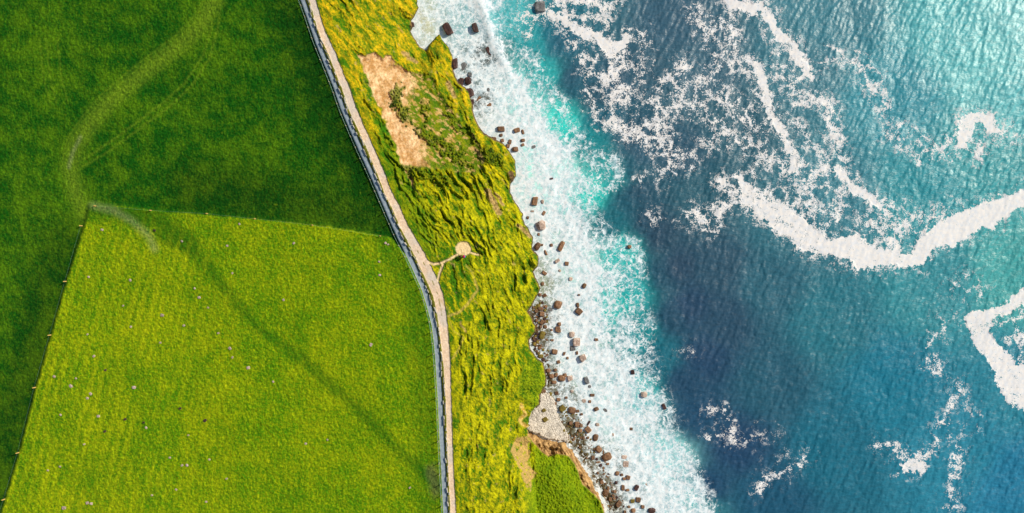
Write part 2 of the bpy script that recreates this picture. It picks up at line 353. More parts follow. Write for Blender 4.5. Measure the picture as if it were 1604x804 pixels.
# gravel, paving, bare spots
wh = sm(1.4, -.4, np.abs(segdist(GRAVEL, U, V) - 2.0) - .0)
grc = lerp(np.broadcast_to(C(216, 184, 148), U.shape + (3,)), C(244, 220, 190), np.clip(fi * .7 + .3 * lo2, 0, 1))
grc = lerp(grc, C(208, 198, 184), sm(-.05, .25, fbm(U / 30, V / 30, 2, 91)) * .7)
cen = sm(1.0, -.3, segdist(GRAVEL, U, V) - .4) * sm(.02, .14, fbm(U / 30, V / 10, 2, 92)) * sm(6.2, 7.5, np.interp(V, [p[1] for p in GRAVEL], GW))
grc = lerp(grc, C(128, 124, 44), cen * .9)
land = lerp(land, grc, gra)
edge = sm(1.6, 0, np.abs(dG - .8)) * (U > 0)
pvc = lerp(np.broadcast_to(C(132, 146, 154), U.shape + (3,)), C(160, 172, 178), fi)
land = lerp(land, pvc, pav)
mids = (U > px_) & (U < gx) & (pav < .5) & (gra < .5)
land = lerp(land, C(60, 84, 22), mids * .75)
clc = lerp(np.broadcast_to(C(186, 162, 116), U.shape + (3,)), C(212, 190, 146), fi)
land = lerp(land, clc, flat); land = lerp(land, C(186, 160, 84), ftrail * .8)
texk = np.clip(1 - pav * .8 - gra * .6 - flat * .7, .15, 1)
grassk = np.clip(1 - pav - gra - flat - scar_m - rockband - rockedge, 0, 1) * (D > -1)

LM = NT('turf_and_earth'); co = LM.coord()
n_a = LM.noise(co, 2.2, 5, .65); n_b = LM.noise(co, 7.5, 4, .6)
st = LM.noise(LM.mapping(co, (0, 0, math.radians(38)), (5.0, 1.6, 2)), 1.0, 4, .6)
base = LM.attr('tint', 'Color'); tk = LM.attr('tex'); gk = LM.attr('grass')
f1 = LM.math('MULTIPLY_ADD', LM.math('SUBTRACT', n_a, .5), 1.5, 1.0)
f2 = LM.math('MULTIPLY_ADD', LM.math('SUBTRACT', n_b, .5), 1.1, 0.0)
f3 = LM.math('MULTIPLY', LM.math('MULTIPLY_ADD', LM.math('SUBTRACT', st, .5), 1.0, 0.0), gk)
fs = LM.math('ADD', LM.math('ADD', f1, LM.math('MULTIPLY', f2, .7)), LM.math('MULTIPLY', f3, .7))
fs = LM.math('MULTIPLY_ADD', LM.math('SUBTRACT', fs, 1.0), tk, 1.0)
fs = LM.math('MAXIMUM', fs, .15)
colr = LM.scale(base, fs)
hs = LM.mix(LM.math('MULTIPLY', LM.mapr(n_a, .5, .75), LM.math('MULTIPLY', gk, .35)), colr, LM.vmath('MULTIPLY', colr, (1.55, 1.15, .8)))
LM.l(hs, LM.b.inputs['Base Color']); LM.b.inputs['Roughness'].default_value = .92; LM.b.inputs['Specular IOR Level'].default_value = .12
hgt = LM.math('MULTIPLY', LM.math('ADD', LM.math('ADD', n_a, LM.math('MULTIPLY', n_b, .5)), LM.math('MULTIPLY', st, LM.math('MULTIPLY', gk, .7))), tk)
LM.l(LM.bump(hgt, .32, .8), LM.b.inputs['Normal'])

cls = np.zeros(U.shape, np.int8)                          # 0 pasture 1 meadow 2 slope 3 paved 4 gravel 5 clearing 6 scar 7 foreshore 8 beach 9 seabed
cls[(dB > 0)] = 1
cls[U > px_] = 2
cls[(scar > .5)] = 6
cls[(D < 0)] = 9; cls[(D < -1.5) & (dA > -4)] = 7; cls[(D < -1.5) & (dC > -1)] = 8; cls[(D < 0) & (D > -3) & (cls == 9)] = 2
cls[(clear > .5)] = 5; cls[(gra > .5) | (trail > .5)] = 4; cls[pav > .5] = 3
cf = cls[:-1, :-1]
names = {0: 'pasture', 1: 'meadow', 2: 'cliff_slope', 3: 'paved_path', 4: 'gravel_path', 5: 'dirt_clearing', 6: 'bare_slope', 7: 'rocky_foreshore', 8: 'shingle_beach', 9: 'seabed'}
for k_, nm in names.items():
    keep = cf == k_
    if k_ == 9:
        keep = keep & ((D[:-1, :-1] > -14) | (np.abs(V[:-1, :-1] - 402) > 460))
    build_grid(nm, U, V, H.astype(F32), keep, {'tint': land.astype(F32)}, {'tex': texk, 'grass': grassk}, LM.m)
LAND_H = H; LU, LV = us, vs
def land_h(u, v):
    i = int(np.clip(np.searchsorted(LU, u), 1, len(LU) - 1)); j = int(np.clip(np.searchsorted(LV, v), 1, len(LV) - 1))
    return float(LAND_H[j, i])
def land_pt(u, v, dz=0.0): return px2w(u, v, land_h(u, v) + dz)

# ================================================================== SEA
us2 = grid_axis(600, 1650, 1.0, 30000); vs2 = grid_axis(-40, 845, 1.0, 30000); us2 = us2[us2 > 380]
A, B = np.meshgrid(us2, vs2); A = A.astype(F32); B = B.astype(F32)
w1 = fbm(A / 30, B / 30, 4, 101, .6); w2 = fbm(A / 30, B / 30, 4, 102, .6)
w3 = fbm(A / 7, B / 7, 3, 103, .6); w4 = fbm(A / 7, B / 7, 3, 104, .6)
Aw = A + 16 * w1 + 6 * w3; Bw = B + 16 * w2 + 6 * w4
As = A + 8 * w3 + 12 * w1; Bs = B + 8 * w4 + 12 * w2
CP = [(620,20,(150,165,140)),(670,30,(160,180,160)),(700,20,(110,160,165)),(735,30,(90,155,165)),(800,30,(60,160,170)),(830,60,(25,135,145)),(860,45,(20,95,115)),(880,60,(30,85,108)),(850,120,(28,150,155)),(900,120,(34,78,100)),(800,150,(110,205,205)),(780,200,(170,200,200)),(830,200,(130,220,215)),(880,190,(30,185,180)),(925,215,(14,120,130)),
 (945,190,(24,82,104)),(960,270,(30,140,145)),(925,300,(30,180,175)),(870,280,(150,225,220)),(1000,300,(26,68,90)),(1000,240,(36,78,100)),(960,345,(18,92,108)),(975,395,(24,165,165)),(1030,370,(30,64,86)),(1060,420,(30,62,86)),(1100,300,(28,80,98)),(930,150,(30,72,92)),(905,135,(26,84,104)),(965,130,(34,74,96)),(990,215,(30,70,92)),(846,500,(78,82,64)),(850,545,(76,80,62)),(862,600,(92,100,84)),(885,650,(84,88,68)),(908,692,(84,88,68)),(942,738,(90,96,80)),(962,780,(86,92,76)),(856,440,(96,112,90)),(760,85,(70,84,84)),(762,155,(66,72,66)),(985,265,(26,78,98)),(978,320,(22,78,98)),(1008,345,(28,66,88)),(1038,430,(24,70,92)),(1055,500,(24,66,90)),(1070,600,(20,60,88)),(1130,500,(28,66,90)),(1120,420,(30,70,92)),(1060,240,(32,74,96)),(1110,760,(18,58,90)),(900,420,(150,215,210)),(850,440,(130,160,140)),(960,470,(28,170,168)),
 (1000,520,(10,125,135)),(985,450,(20,150,155)),(1035,560,(14,90,110)),(1100,560,(24,60,90)),(1080,480,(28,62,90)),(1150,700,(20,58,90)),(1090,650,(18,62,92)),(1200,600,(24,78,100)),(1200,450,(30,86,106)),(1000,620,(40,160,165)),(900,560,(140,190,180)),(950,650,(150,205,205)),(1040,720,(110,190,195)),(1080,780,(60,160,165)),
 (1300,500,(24,100,118)),(1300,700,(14,92,116)),(1400,600,(12,104,130)),(1500,700,(24,112,138)),(1600,760,(20,106,140)),(1450,450,(34,122,136)),(1600,430,(46,142,146)),(1300,300,(40,110,128)),(1450,300,(32,128,142)),(1550,250,(40,136,146)),(1600,150,(62,154,164)),(1600,20,(86,168,176)),(1550,90,(72,162,170)),(1400,150,(36,126,144)),(1250,100,(44,106,124)),  # upper-right points painted paler to stand in for sun glitter
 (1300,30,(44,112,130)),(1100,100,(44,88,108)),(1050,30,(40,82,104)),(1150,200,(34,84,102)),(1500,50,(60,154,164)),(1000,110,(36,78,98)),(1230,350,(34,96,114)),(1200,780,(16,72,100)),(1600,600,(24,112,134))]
num = np.zeros(A.shape + (3,), F32); den = np.zeros(A.shape, F32)
Ai = A + 14 * w1; Bi = B + 14 * w2
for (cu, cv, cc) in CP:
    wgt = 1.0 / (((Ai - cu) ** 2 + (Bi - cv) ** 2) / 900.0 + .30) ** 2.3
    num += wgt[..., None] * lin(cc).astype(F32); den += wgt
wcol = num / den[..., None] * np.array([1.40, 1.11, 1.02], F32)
cs = poly_sd(LANDPOLY, A, B)                                         # negative offshore
EDGE = [(-400,760),(0,828),(50,822),(100,852),(150,884),(200,908),(240,958),(280,966),(310,938),(340,950),(380,984),(420,1000),(460,1014),(500,1026),(550,1030),(600,1042),(650,1062),(700,1080),(750,1108),(804,1128),(900,1180),(2000,1700)]
ed = np.interp(Bw, [e[0] for e in EDGE], [e[1] for e in EDGE])
coastx = np.interp(B, [-400,0,60,76,120,160,220,300,400,500,600,680,720,800,2000], [610,652,655,690,715,738,775,802,838,838,852,880,912,952,1300])
sN = (Aw * .5 + A * .5 + 8 * w1 - coastx) / np.maximum(ed - coastx, 40)
wide = np.interp(B, [0, 100, 200, 350, 450, 600, 700, 804], [.62, .62, .60, .66, .62, .78, .92, .95])
fa = .40 + .52 * sm(wide + .22, wide - .22, sN)
fa = fa * sm(1.08, .90, sN) - .10 * sm(.3, 0, sN)
fa = fa + .34 * fbm(A / 34, B / 48, 4, 111) * sm(1.2, .9, sN)
def dab(pts, wd, soft=6): return sm(soft, -soft, segdist(pts, Aw, Bw) - wd)
for pts, wd, sg in [([(672,8),(668,55)], 16, -.22), ([(715,20),(720,60)], 22, -.26), ([(768,75),(752,95)], 14, -.26), ([(762,150),(748,160)], 10, -.30), ([(850,425),(862,470)], 14, -.24), ([(842,480),(852,520),(856,570),(868,610),(880,650),(905,690),(935,730),(960,775),(980,830)], 13, -.36), ([(730,105),(745,125)], 6, -.25), ([(800,15),(805,60)], 12, -.22),
                    ([(752,0),(762,30),(774,68)], 6, .6), ([(775,75),(800,120),(830,170),(850,215)], 5, .35), ([(790,95),(838,175),(872,240)], 3, .5), ([(905,590),(960,660),(1005,720)], 3, .5), ([(885,300),(905,380),(928,450)], 3, .45), ([(850,240),(868,300),(880,360)], 3, .3), ([(960,560),(990,620),(1040,680)], 3, .35), ([(820,240),(850,300),(868,380)], 5, -.22), ([(890,610),(945,675),(985,730)], 6, -.25), ([(880,470),(900,560),(935,620),(985,680),(1010,720)], 6, .25), ([(1000,620),(1040,690),(1070,760)], 14, -.15), ([(960,745),(985,790)], 9, -.25), ([(895,655),(925,690)], 10, -.2)]:
    fa = fa + sg * dab(pts, wd) * (1.0)
# swirl by the point of the breaker
fa = np.maximum(fa, .62 * dab([(968,245),(965,285),(945,300),(925,290)], 9, 8)); fa = np.maximum(fa, .62 * dab([(985,375),(1000,395),(1005,430)], 8, 9))
fa = np.where(sN > 1.35, 0, np.clip(fa, 0, 1.0))
fa = np.clip(fa, 0, 1)
# drifting foam offshore: thick rafts with crisp edges
fb = np.zeros_like(A)
STR = [  # polyline, half widths, strength
 ([(862,19),(880,28),(905,48),(935,60),(955,76),(975,72),(984,58)], [3,5,7,8,8,7,5], .95), ([(876,0),(900,2),(930,4),(957,8),(962,2)], [6,5,4,6,4], .75), ([(885,10),(890,22),(925,28),(945,30),(948,45)], [7,6,2,2,2], .6),
 ([(980,70),(976,90),(960,110),(963,125),(970,150),(985,165)], [5,6,9,10,10,6], .72), ([(1002,50),(1010,80),(1005,110),(985,140),(960,165)], [3,2.5,3,3,4], .6), ([(897,62),(910,85),(918,105),(925,118)], [2,3,3,4], .66),
 ([(925,150),(935,175),(960,200),(1000,205),(1030,195)], [5,7,7,8,9], .56), ([(935,95),(940,110),(955,140)], [3,4,6], .6), ([(1072,102),(1060,118),(1045,128),(1035,140)], [5,8,7,5], .74), ([(1068,125),(1070,150),(1050,175),(1030,195),(1045,225),(1040,240)], [5,7,8,10,9,5], .66),
 ([(1000,210),(1020,225),(1045,240)], [8,10,6], .62), ([(1080,160),(1110,180),(1130,205),(1110,220)], [9,9,9,6], .47), ([(1010,282),(1035,283),(1042,262),(1060,245),(1078,243),(1080,258)], [2,2.5,2,3,2.5,2], .62),
 ([(1140,2),(1165,12),(1195,14),(1208,30),(1214,45)], [6,7,8,7,4], 1.0), ([(1215,50),(1228,60),(1243,72),(1250,90)], [6,6,6,4], 1.0), ([(1252,92),(1260,105),(1266,118)], [4,6,6], .9),
 ([(1085,18),(1098,35),(1107,55),(1118,35)], [4,6,5,3], .70), ([(1118,32),(1145,40),(1152,60),(1150,85),(1158,108),(1175,112)], [3,5,5,6,6,5], .6), ([(1172,98),(1182,102),(1192,118),(1194,135),(1200,165)], [4,4,7,6,6], .82),
 ([(1197,150),(1208,180),(1222,200),(1238,235),(1248,268)], [7,6,6,5,4], .92), ([(1262,158),(1285,158),(1297,165),(1300,190),(1310,215),(1318,248)], [7,7,6,6,7,5], .78), ([(1312,262),(1328,288),(1350,302),(1372,322),(1385,330)], [5,5,6,5,4], .9), ([(1385,324),(1410,325),(1430,338)], [3,3,4], .7),
 ([(1076,350),(1078,340),(1090,334),(1100,345),(1112,352),(1122,342),(1124,328),(1140,320),(1155,318)], [3,5,5,6,7,6,5,6,4], .78), ([(1130,285),(1150,300),(1175,308),(1200,315),(1225,335)], [7,9,12,14,18], .75), ([(1175,290),(1182,275)], [4,3], .6), ([(1160,282),(1175,312),(1230,345),(1262,372),(1290,388)], [6,12,20,18,12], .86),
 ([(1235,305),(1270,330),(1290,350)], [10,10,8], .5), ([(1255,265),(1275,280),(1288,262)], [12,12,8], .56), ([(1265,300),(1270,325)], [9,8], .56),
 ([(1290,390),(1320,385),(1345,395),(1372,406),(1400,405),(1435,408)], [9,12,17,16,10,6], 1.0), ([(1322,376),(1340,372),(1352,385)], [5,5,8], .9), ([(1438,405),(1450,385),(1480,365),(1510,352),(1550,334),(1580,322),(1640,296)], [8,14,18,19,16,14,13], 1.05),
 ([(1360,345),(1400,360),(1440,355),(1460,345)], [12,14,12,8], .46), ([(1395,375),(1402,392)], [6,8], .8), ([(1440,345),(1480,335),(1500,330)], [6,8,5], .5), ([(1310,300),(1318,320),(1300,340)], [8,8,8], .42),
 ([(1505,222),(1513,205),(1516,188),(1535,184),(1548,190),(1562,205)], [8,11,8,8,9,7], .92), ([(1485,222),(1500,232)], [5,6], .62), ([(1532,222),(1535,240)], [4,4], .8), ([(1565,212),(1600,210)], [5,6], .5),
 ([(1400,205),(1430,222),(1460,240),(1475,232)], [10,10,9,7], .42), ([(1340,95),(1360,120),(1370,150),(1385,165)], [10,12,8,5], .44), ([(1300,90),(1330,100)], [5,6], .36),
 ([(1380,697),(1405,700),(1430,725),(1445,715),(1465,695),(1475,655)], [4,4,6,8,5,3], .58), ([(1415,732),(1430,728),(1445,730)], [6,8,6], .85), ([(1480,660),(1495,620),(1500,600)], [4,5,3], .44), ([(1500,690),(1495,740),(1490,790)], [5,7,5], .50), ([(1505,700),(1520,650),(1505,610)], [4,4,3], .36),
 ([(1450,566),(1465,568),(1468,585)], [5,7,5], .6), ([(1455,540),(1470,520),(1480,500)], [5,5,8], .38), ([(1490,455),(1510,435),(1525,440)], [6,7,5], .45), ([(1500,460),(1540,450)], [8,6], .34),
 ([(1110,640),(1130,645),(1145,665),(1150,690)], [1.5,2,2,3], .55), ([(1108,683),(1128,683)], [1.8,2.2], .72), ([(1150,692),(1180,685),(1210,680)], [2,3,2], .42), ([(1185,770),(1200,750),(1225,742),(1250,728)], [1,2,4,2], .58), ([(1215,722),(1245,715),(1265,718)], [1,2,1], .40),
 ([(1018,335),(1025,350)], [.5,1], .4), ([(1065,545),(1080,552)], [1,1], .36), ([(1010,160),(1040,165)], [6,6], .46), ([(985,165),(1000,185),(1035,190)], [3,4,4], .6), ([(1100,140),(1130,150),(1160,175),(1200,200)], [8,10,10,6], .44), ([(1130,205),(1170,230),(1215,250),(1240,275)], [5,8,8,6], .44), ([(1115,60),(1120,100),(1100,130)], [4,6,6], .4), ([(1225,85),(1230,120),(1245,150),(1262,158)], [8,10,7,5], .45), ([(1205,170),(1245,200),(1285,250)], [5,7,7], .38), ([(1300,400),(1290,370),(1240,340)], [4,6,8], .6),
 ([(845,8),(850,20),(838,26)], [5,5,3], .66), ([(825,20),(822,40)], [5,5], .5)]
for pts, ws, sg in STR:
    a = win(us2, vs2, pts, 60)
    d = segdist(pts, As[a], Bs[a], widths=[x * 1.05 + .6 for x in ws]) + 14 * w2[a]
    solid = sg >= .8; a_up = pts[0][1] < 430
    m = sg * (1.12 if solid else 1.0) * sm(4 if solid else 10, -3 if solid else -6, d)
    halo = (.38 if a_up else .26) * sm(34, 0, d)
    fb[a] = np.maximum(fb[a], np.maximum(m, halo))
F1 = [(1509,495),(1538,485),(1572,478),(1583,463),(1610,452),(1660,450),(1660,480),(1604,476),(1590,482),(1583,493),(1558,500),(1550,520),(1563,536),(1578,551),(1598,571),(1660,590),(1660,660),(1604,643),(1578,638),(1565,616),(1555,586),(1543,561),(1533,551),(1520,531),(1510,511)]
fb = np.maximum(fb, 1.05 * sm(-3, 5, poly_sd(F1, As, Bs)))
fb = np.maximum(fb, .40 * sm(-6, 8, poly_sd([(1550,500),(1600,480),(1660,480),(1660,600),(1600,580)], As, Bs)))
fb = fb + (.20 * sm(.0, .5, fbm(A / 16, B / 16, 3, 121)) - .10) * (fb > .1)
fb = np.clip(fb, 0, 1.2)
# creases: whiter rims along the rafts
# wave surface
def rot(d): d = math.radians(d); return A * math.cos(d) + B * math.sin(d), -A * math.sin(d) + B * math.cos(d)
x1, y1 = rot(-62); x2, y2 = rot(-48); x3, y3 = rot(-78)
wz = .15 * pn(x1 / 24 + w1, y1 / 7.5 + w2, 131) + .08 * pn(x2 / 12 + w1, y2 / 4.8, 132) + .04 * pn(x3 / 7, y3 / 3.4, 133) + .30 * pn(x1 / 70, y1 / 42, 134)
calm = (1 - .45 * sm(0, 1, fa)) * (1 - .6 * sm(.5, 1, fb))
openw = np.interp(A, [900, 1200, 1500], [.72, .85, .95])
Z = SEA + wz * calm * openw * 1.15
Z = Z + .16 * fa * fbm(A / 14, B / 14, 3, 135, .5)
# breaking crest at the top
cr = segdist([(748,-60),(752,0),(762,30),(776,70),(800,125)], A + 5 * w1, B + 5 * w2)
Z = Z + .4 * np.exp(-(cr / 11.0) ** 2) * sm(170, 60, B)
Z = np.where(np.abs(B - 402) > 480, SEA, Z); Z = np.where(A > 1680, SEA, Z)
SM = NT('sea_water'); co = SM.coord()
wn = SM.noise(co, .55, 4, .6, col=True); wn2 = SM.noise(co, 2.4, 3, .6, col=True)
cw = SM.vmath('ADD', co, SM.scale(SM.vmath('SUBTRACT', wn, (.5, .5, .5)), 2.6)); cw = SM.vmath('ADD', cw, SM.scale(SM.vmath('SUBTRACT', wn2, (.5, .5, .5)), .55))
v1 = SM.voro(cw, .48); v2 = SM.voro(cw, 1.25); v3 = SM.voro(cw, 2.9)
l1 = SM.mapr(v1, .0, .16, 1, 0); l2 = SM.mapr(v2, .0, .2, 1, 0); l3 = SM.mapr(v3, .0, .25, 1, 0)
nf = SM.noise(co, 1.1, 6, .62, .6); nh = SM.noise(co, 3.6, 3, .6); nm_ = SM.noise(co, .32, 4, .6)
fA = SM.attr('surf'); fB = SM.attr('drift')
r1 = SM.noise(cw, .55, 3, .5); r2 = SM.noise(cw, 1.5, 3, .55)
g1 = SM.mapr(SM.math('ABSOLUTE', SM.math('SUBTRACT', r1, .5)), 0, .035, 1, 0); g2 = SM.mapr(SM.math('ABSOLUTE', SM.math('SUBTRACT', r2, .5)), 0, .05, 1, 0)
cN = lambda n, k: SM.math('MULTIPLY', SM.math('SUBTRACT', n, .5), k)
vs_ = SM.math('ADD', SM.math('ADD', fA, cN(nm_, 1.5)), cN(nf, 1.3))
veil = SM.math('MULTIPLY', SM.mapr(vs_, .30, 1.0, 0, 1, True), SM.mapr(fA, .02, .25))
strs = SM.math('ADD', SM.math('ADD', SM.math('MULTIPLY', l1, .42), SM.math('MULTIPLY', l2, .36)), SM.math('ADD', SM.math('MULTIPLY', g1, .40), SM.math('MULTIPLY', g2, .34)))
sA = SM.math('ADD', SM.math('ADD', SM.math('MULTIPLY', fA, .76), strs), SM.math('ADD', cN(nf, .55), cN(nm_, 1.0)))
mA = SM.math('MULTIPLY', SM.mapr(sA, .70, 1.30, 0, 1, True), SM.mapr(fA, .03, .3))
hol = SM.voro(SM.vmath('ADD', co, SM.scale(SM.vmath('SUBTRACT', wn2, (.5, .5, .5)), 1.2)), .75, 'F1')
sB = SM.math('ADD', fB, SM.math('ADD', cN(nh, 2.2), cN(nf, 1.3)))
sB = SM.math('ADD', sB, SM.math('ADD', SM.math('MULTIPLY', l2, .10), SM.mapr(hol, .15, .5, -.10, .08)))
nq = SM.noise(cw, .42, 4, .6); v4 = SM.mapr(SM.voro(cw, .34), .02, .26, .26, -.24)
weak = SM.mapr(fB, 1.12, .35, .34, 1.0)
sB = SM.math('ADD', sB, SM.math('MULTIPLY', weak, SM.math('ADD', cN(nq, 1.7), v4)))
mB = SM.math('MULTIPLY', SM.mapr(sB, .50, .80, 0, .95, True), SM.mapr(fB, .05, .3))
body = SM.attr('body', 'Color')
bn = SM.noise(SM.mapping(co, (0, 0, math.radians(-62 + 90)), (1, 2.6, 1)), .7, 4, .55)
body = SM.scale(body, SM.math('MULTIPLY_ADD', SM.math('SUBTRACT', bn, .5), 1.0, 1.12))
wsh = SM.noise(co, 1.2, 4, .6)
foamA = SM.mix(SM.mapr(wsh, .35, .62), (.66, .78, .82, 1), (.86, .89, .89, 1)); foamB = SM.mix(SM.mapr(wsh, .35, .6), (.74, .76, .78, 1), (.88, .83, .77, 1))
aer = SM.mix(SM.math('MULTIPLY', veil, .86), body, (.47, .62, .68, 1))
c1 = SM.mix(mA, aer, foamA); c2 = SM.mix(mB, c1, foamB)
SM.l(c2, SM.b.inputs['Base Color'])
foam = SM.math('MAXIMUM', mA, mB)
SM.l(SM.mapr(foam, 0, .7, .36, .8), SM.b.inputs['Roughness']); SM.b.inputs['IOR'].default_value = 1.333
SM.l(SM.mapr(foam, 0, .6, .85, .1), SM.b.inputs['Specular IOR Level'])
rip = SM.noise(SM.mapping(co, (0, 0, math.radians(-62 + 90)), (1, 2.0, 1)), 1.6, 6, .65)
b1 = SM.bump(SM.math('MULTIPLY', rip, SM.mapr(foam, 0, 1, 1, .2)), .09, .7); b2 = SM.bump(foam, .05, .5, b1)
SM.l(b2, SM.b.inputs['Normal'])
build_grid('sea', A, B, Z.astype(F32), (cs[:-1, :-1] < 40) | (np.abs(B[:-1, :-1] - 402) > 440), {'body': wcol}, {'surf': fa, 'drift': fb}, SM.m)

# ================================================================== OBJECT HELPERS
COL = scene.collection
def obj(name, me, parent=None, mat=None):
    o = bpy.data.objects.new(name, me); COL.objects.link(o)
    if mat is not None and me is not None and not me.materials: me.materials.append(mat)
    if parent: o.parent = parent
    return o
def tag(o, label, cat, group=None, kind=None):
    o['label'] = label; o['category'] = cat
    if group: o['group'] = group
    if kind: o['kind'] = kind
    return o
def bm_mesh(name, bm, mat=None, smooth=False):
    me = bpy.data.meshes.new(name); bm.to_mesh(me); bm.free()
    if smooth: me.polygons.foreach_set('use_smooth', np.ones(len(me.polygons), bool))
    if mat: me.materials.append(mat)
    return me
def simple_mat(name, a, b, scale=6, rough=.85, bump=.03, spec=.25, rnd=0.0):
    m = NT(name); co = m.coord(); n = m.noise(co, scale, 6, .65); n2 = m.noise(co, scale * .25, 3, .5)
    c = m.mix(m.mapr(n, .3, .7), c4(lin(a)), c4(lin(b)))
    f = m.mapr(n2, .3, .7, .75, 1.2)
    if rnd:
        oi = m.n('ShaderNodeObjectInfo'); f = m.math('MULTIPLY', f, m.mapr(oi.outputs['Random'], 0, 1, 1 - rnd, 1 + rnd))
    c = m.scale(c, f); m.l(c, m.b.inputs['Base Color']); m.b.inputs['Roughness'].default_value = rough; m.b.inputs['Specular IOR Level'].default_value = spec
    m.l(m.bump(n, bump, .8), m.b.inputs['Normal']); return m.m
M_BR = simple_mat('wet_brown_rock', (84, 58, 42), (160, 122, 88), 2.2, .7, .12, .3, .3)
M_DK = simple_mat('dark_wet_rock', (40, 26, 26), (92, 62, 54), 2.2, .6, .12, .35, .25)
M_PL = simple_mat('pale_washed_rock', (150, 118, 98), (222, 205, 190), 2.2, .8, .10, .2, .15)
M_OL = simple_mat('weedy_rock', (84, 74, 30), (150, 132, 62), 2.2, .8, .12, .2, .2)
M_GY = simple_mat('grey_rock', (72, 74, 76), (140, 140, 138), 2.2, .7, .12, .3, .2)
TONE = {'b': (M_BR, 'brown'), 'd': (M_DK, 'dark purplish brown'), 'p': (M_PL, 'pale pinkish'), 'o': (M_OL, 'mossy olive'), 'g': (M_GY, 'grey')}

def rock_mesh(name, seed, mat, blocky=.7):
    r = random.Random(seed)
    bm = bmesh.new(); bmesh.ops.create_icosphere(bm, subdivisions=4, radius=1.0)
    # planes that chop the ball into a slabby block
    planes = []
    for ax in ((1, 0, 0), (-1, 0, 0), (0, 1, 0), (0, -1, 0), (0, 0, 1), (0, 0, -1)):
        n = Vector(ax) + Vector((r.uniform(-.16, .16), r.uniform(-.16, .16), r.uniform(-.12, .12))); n.normalize(); planes.append((n, r.uniform(.62, .74) if blocky > .5 else r.uniform(.7, .9)))
    for k in range(5):
        n = Vector((r.uniform(-1, 1), r.uniform(-1, 1), r.uniform(-.2, 1))).normalized(); planes.append((n, r.uniform(.78, .95)))
    off = Vector((r.uniform(-50, 50), r.uniform(-50, 50), r.uniform(-50, 50)))
    from mathutils import noise as mn
    for v in bm.verts:
        p = v.co.copy()
        for n, d in planes:
            q = p.dot(n)
            if q > d: p -= n * (q - d) * .96
        p += v.normal * .055 * mn.fractal(p * 2.2 + off, 1.0, 2.0, 4)
        v.co = p
    return bm_mesh(name, bm, mat, True)
ROCKS = {t_: [rock_mesh('boulder', 100 * i + k_, TONE[t_][0], .8 if k_ % 3 else .3) for k_ in range(5)] for i, t_ in enumerate('bdpog')}

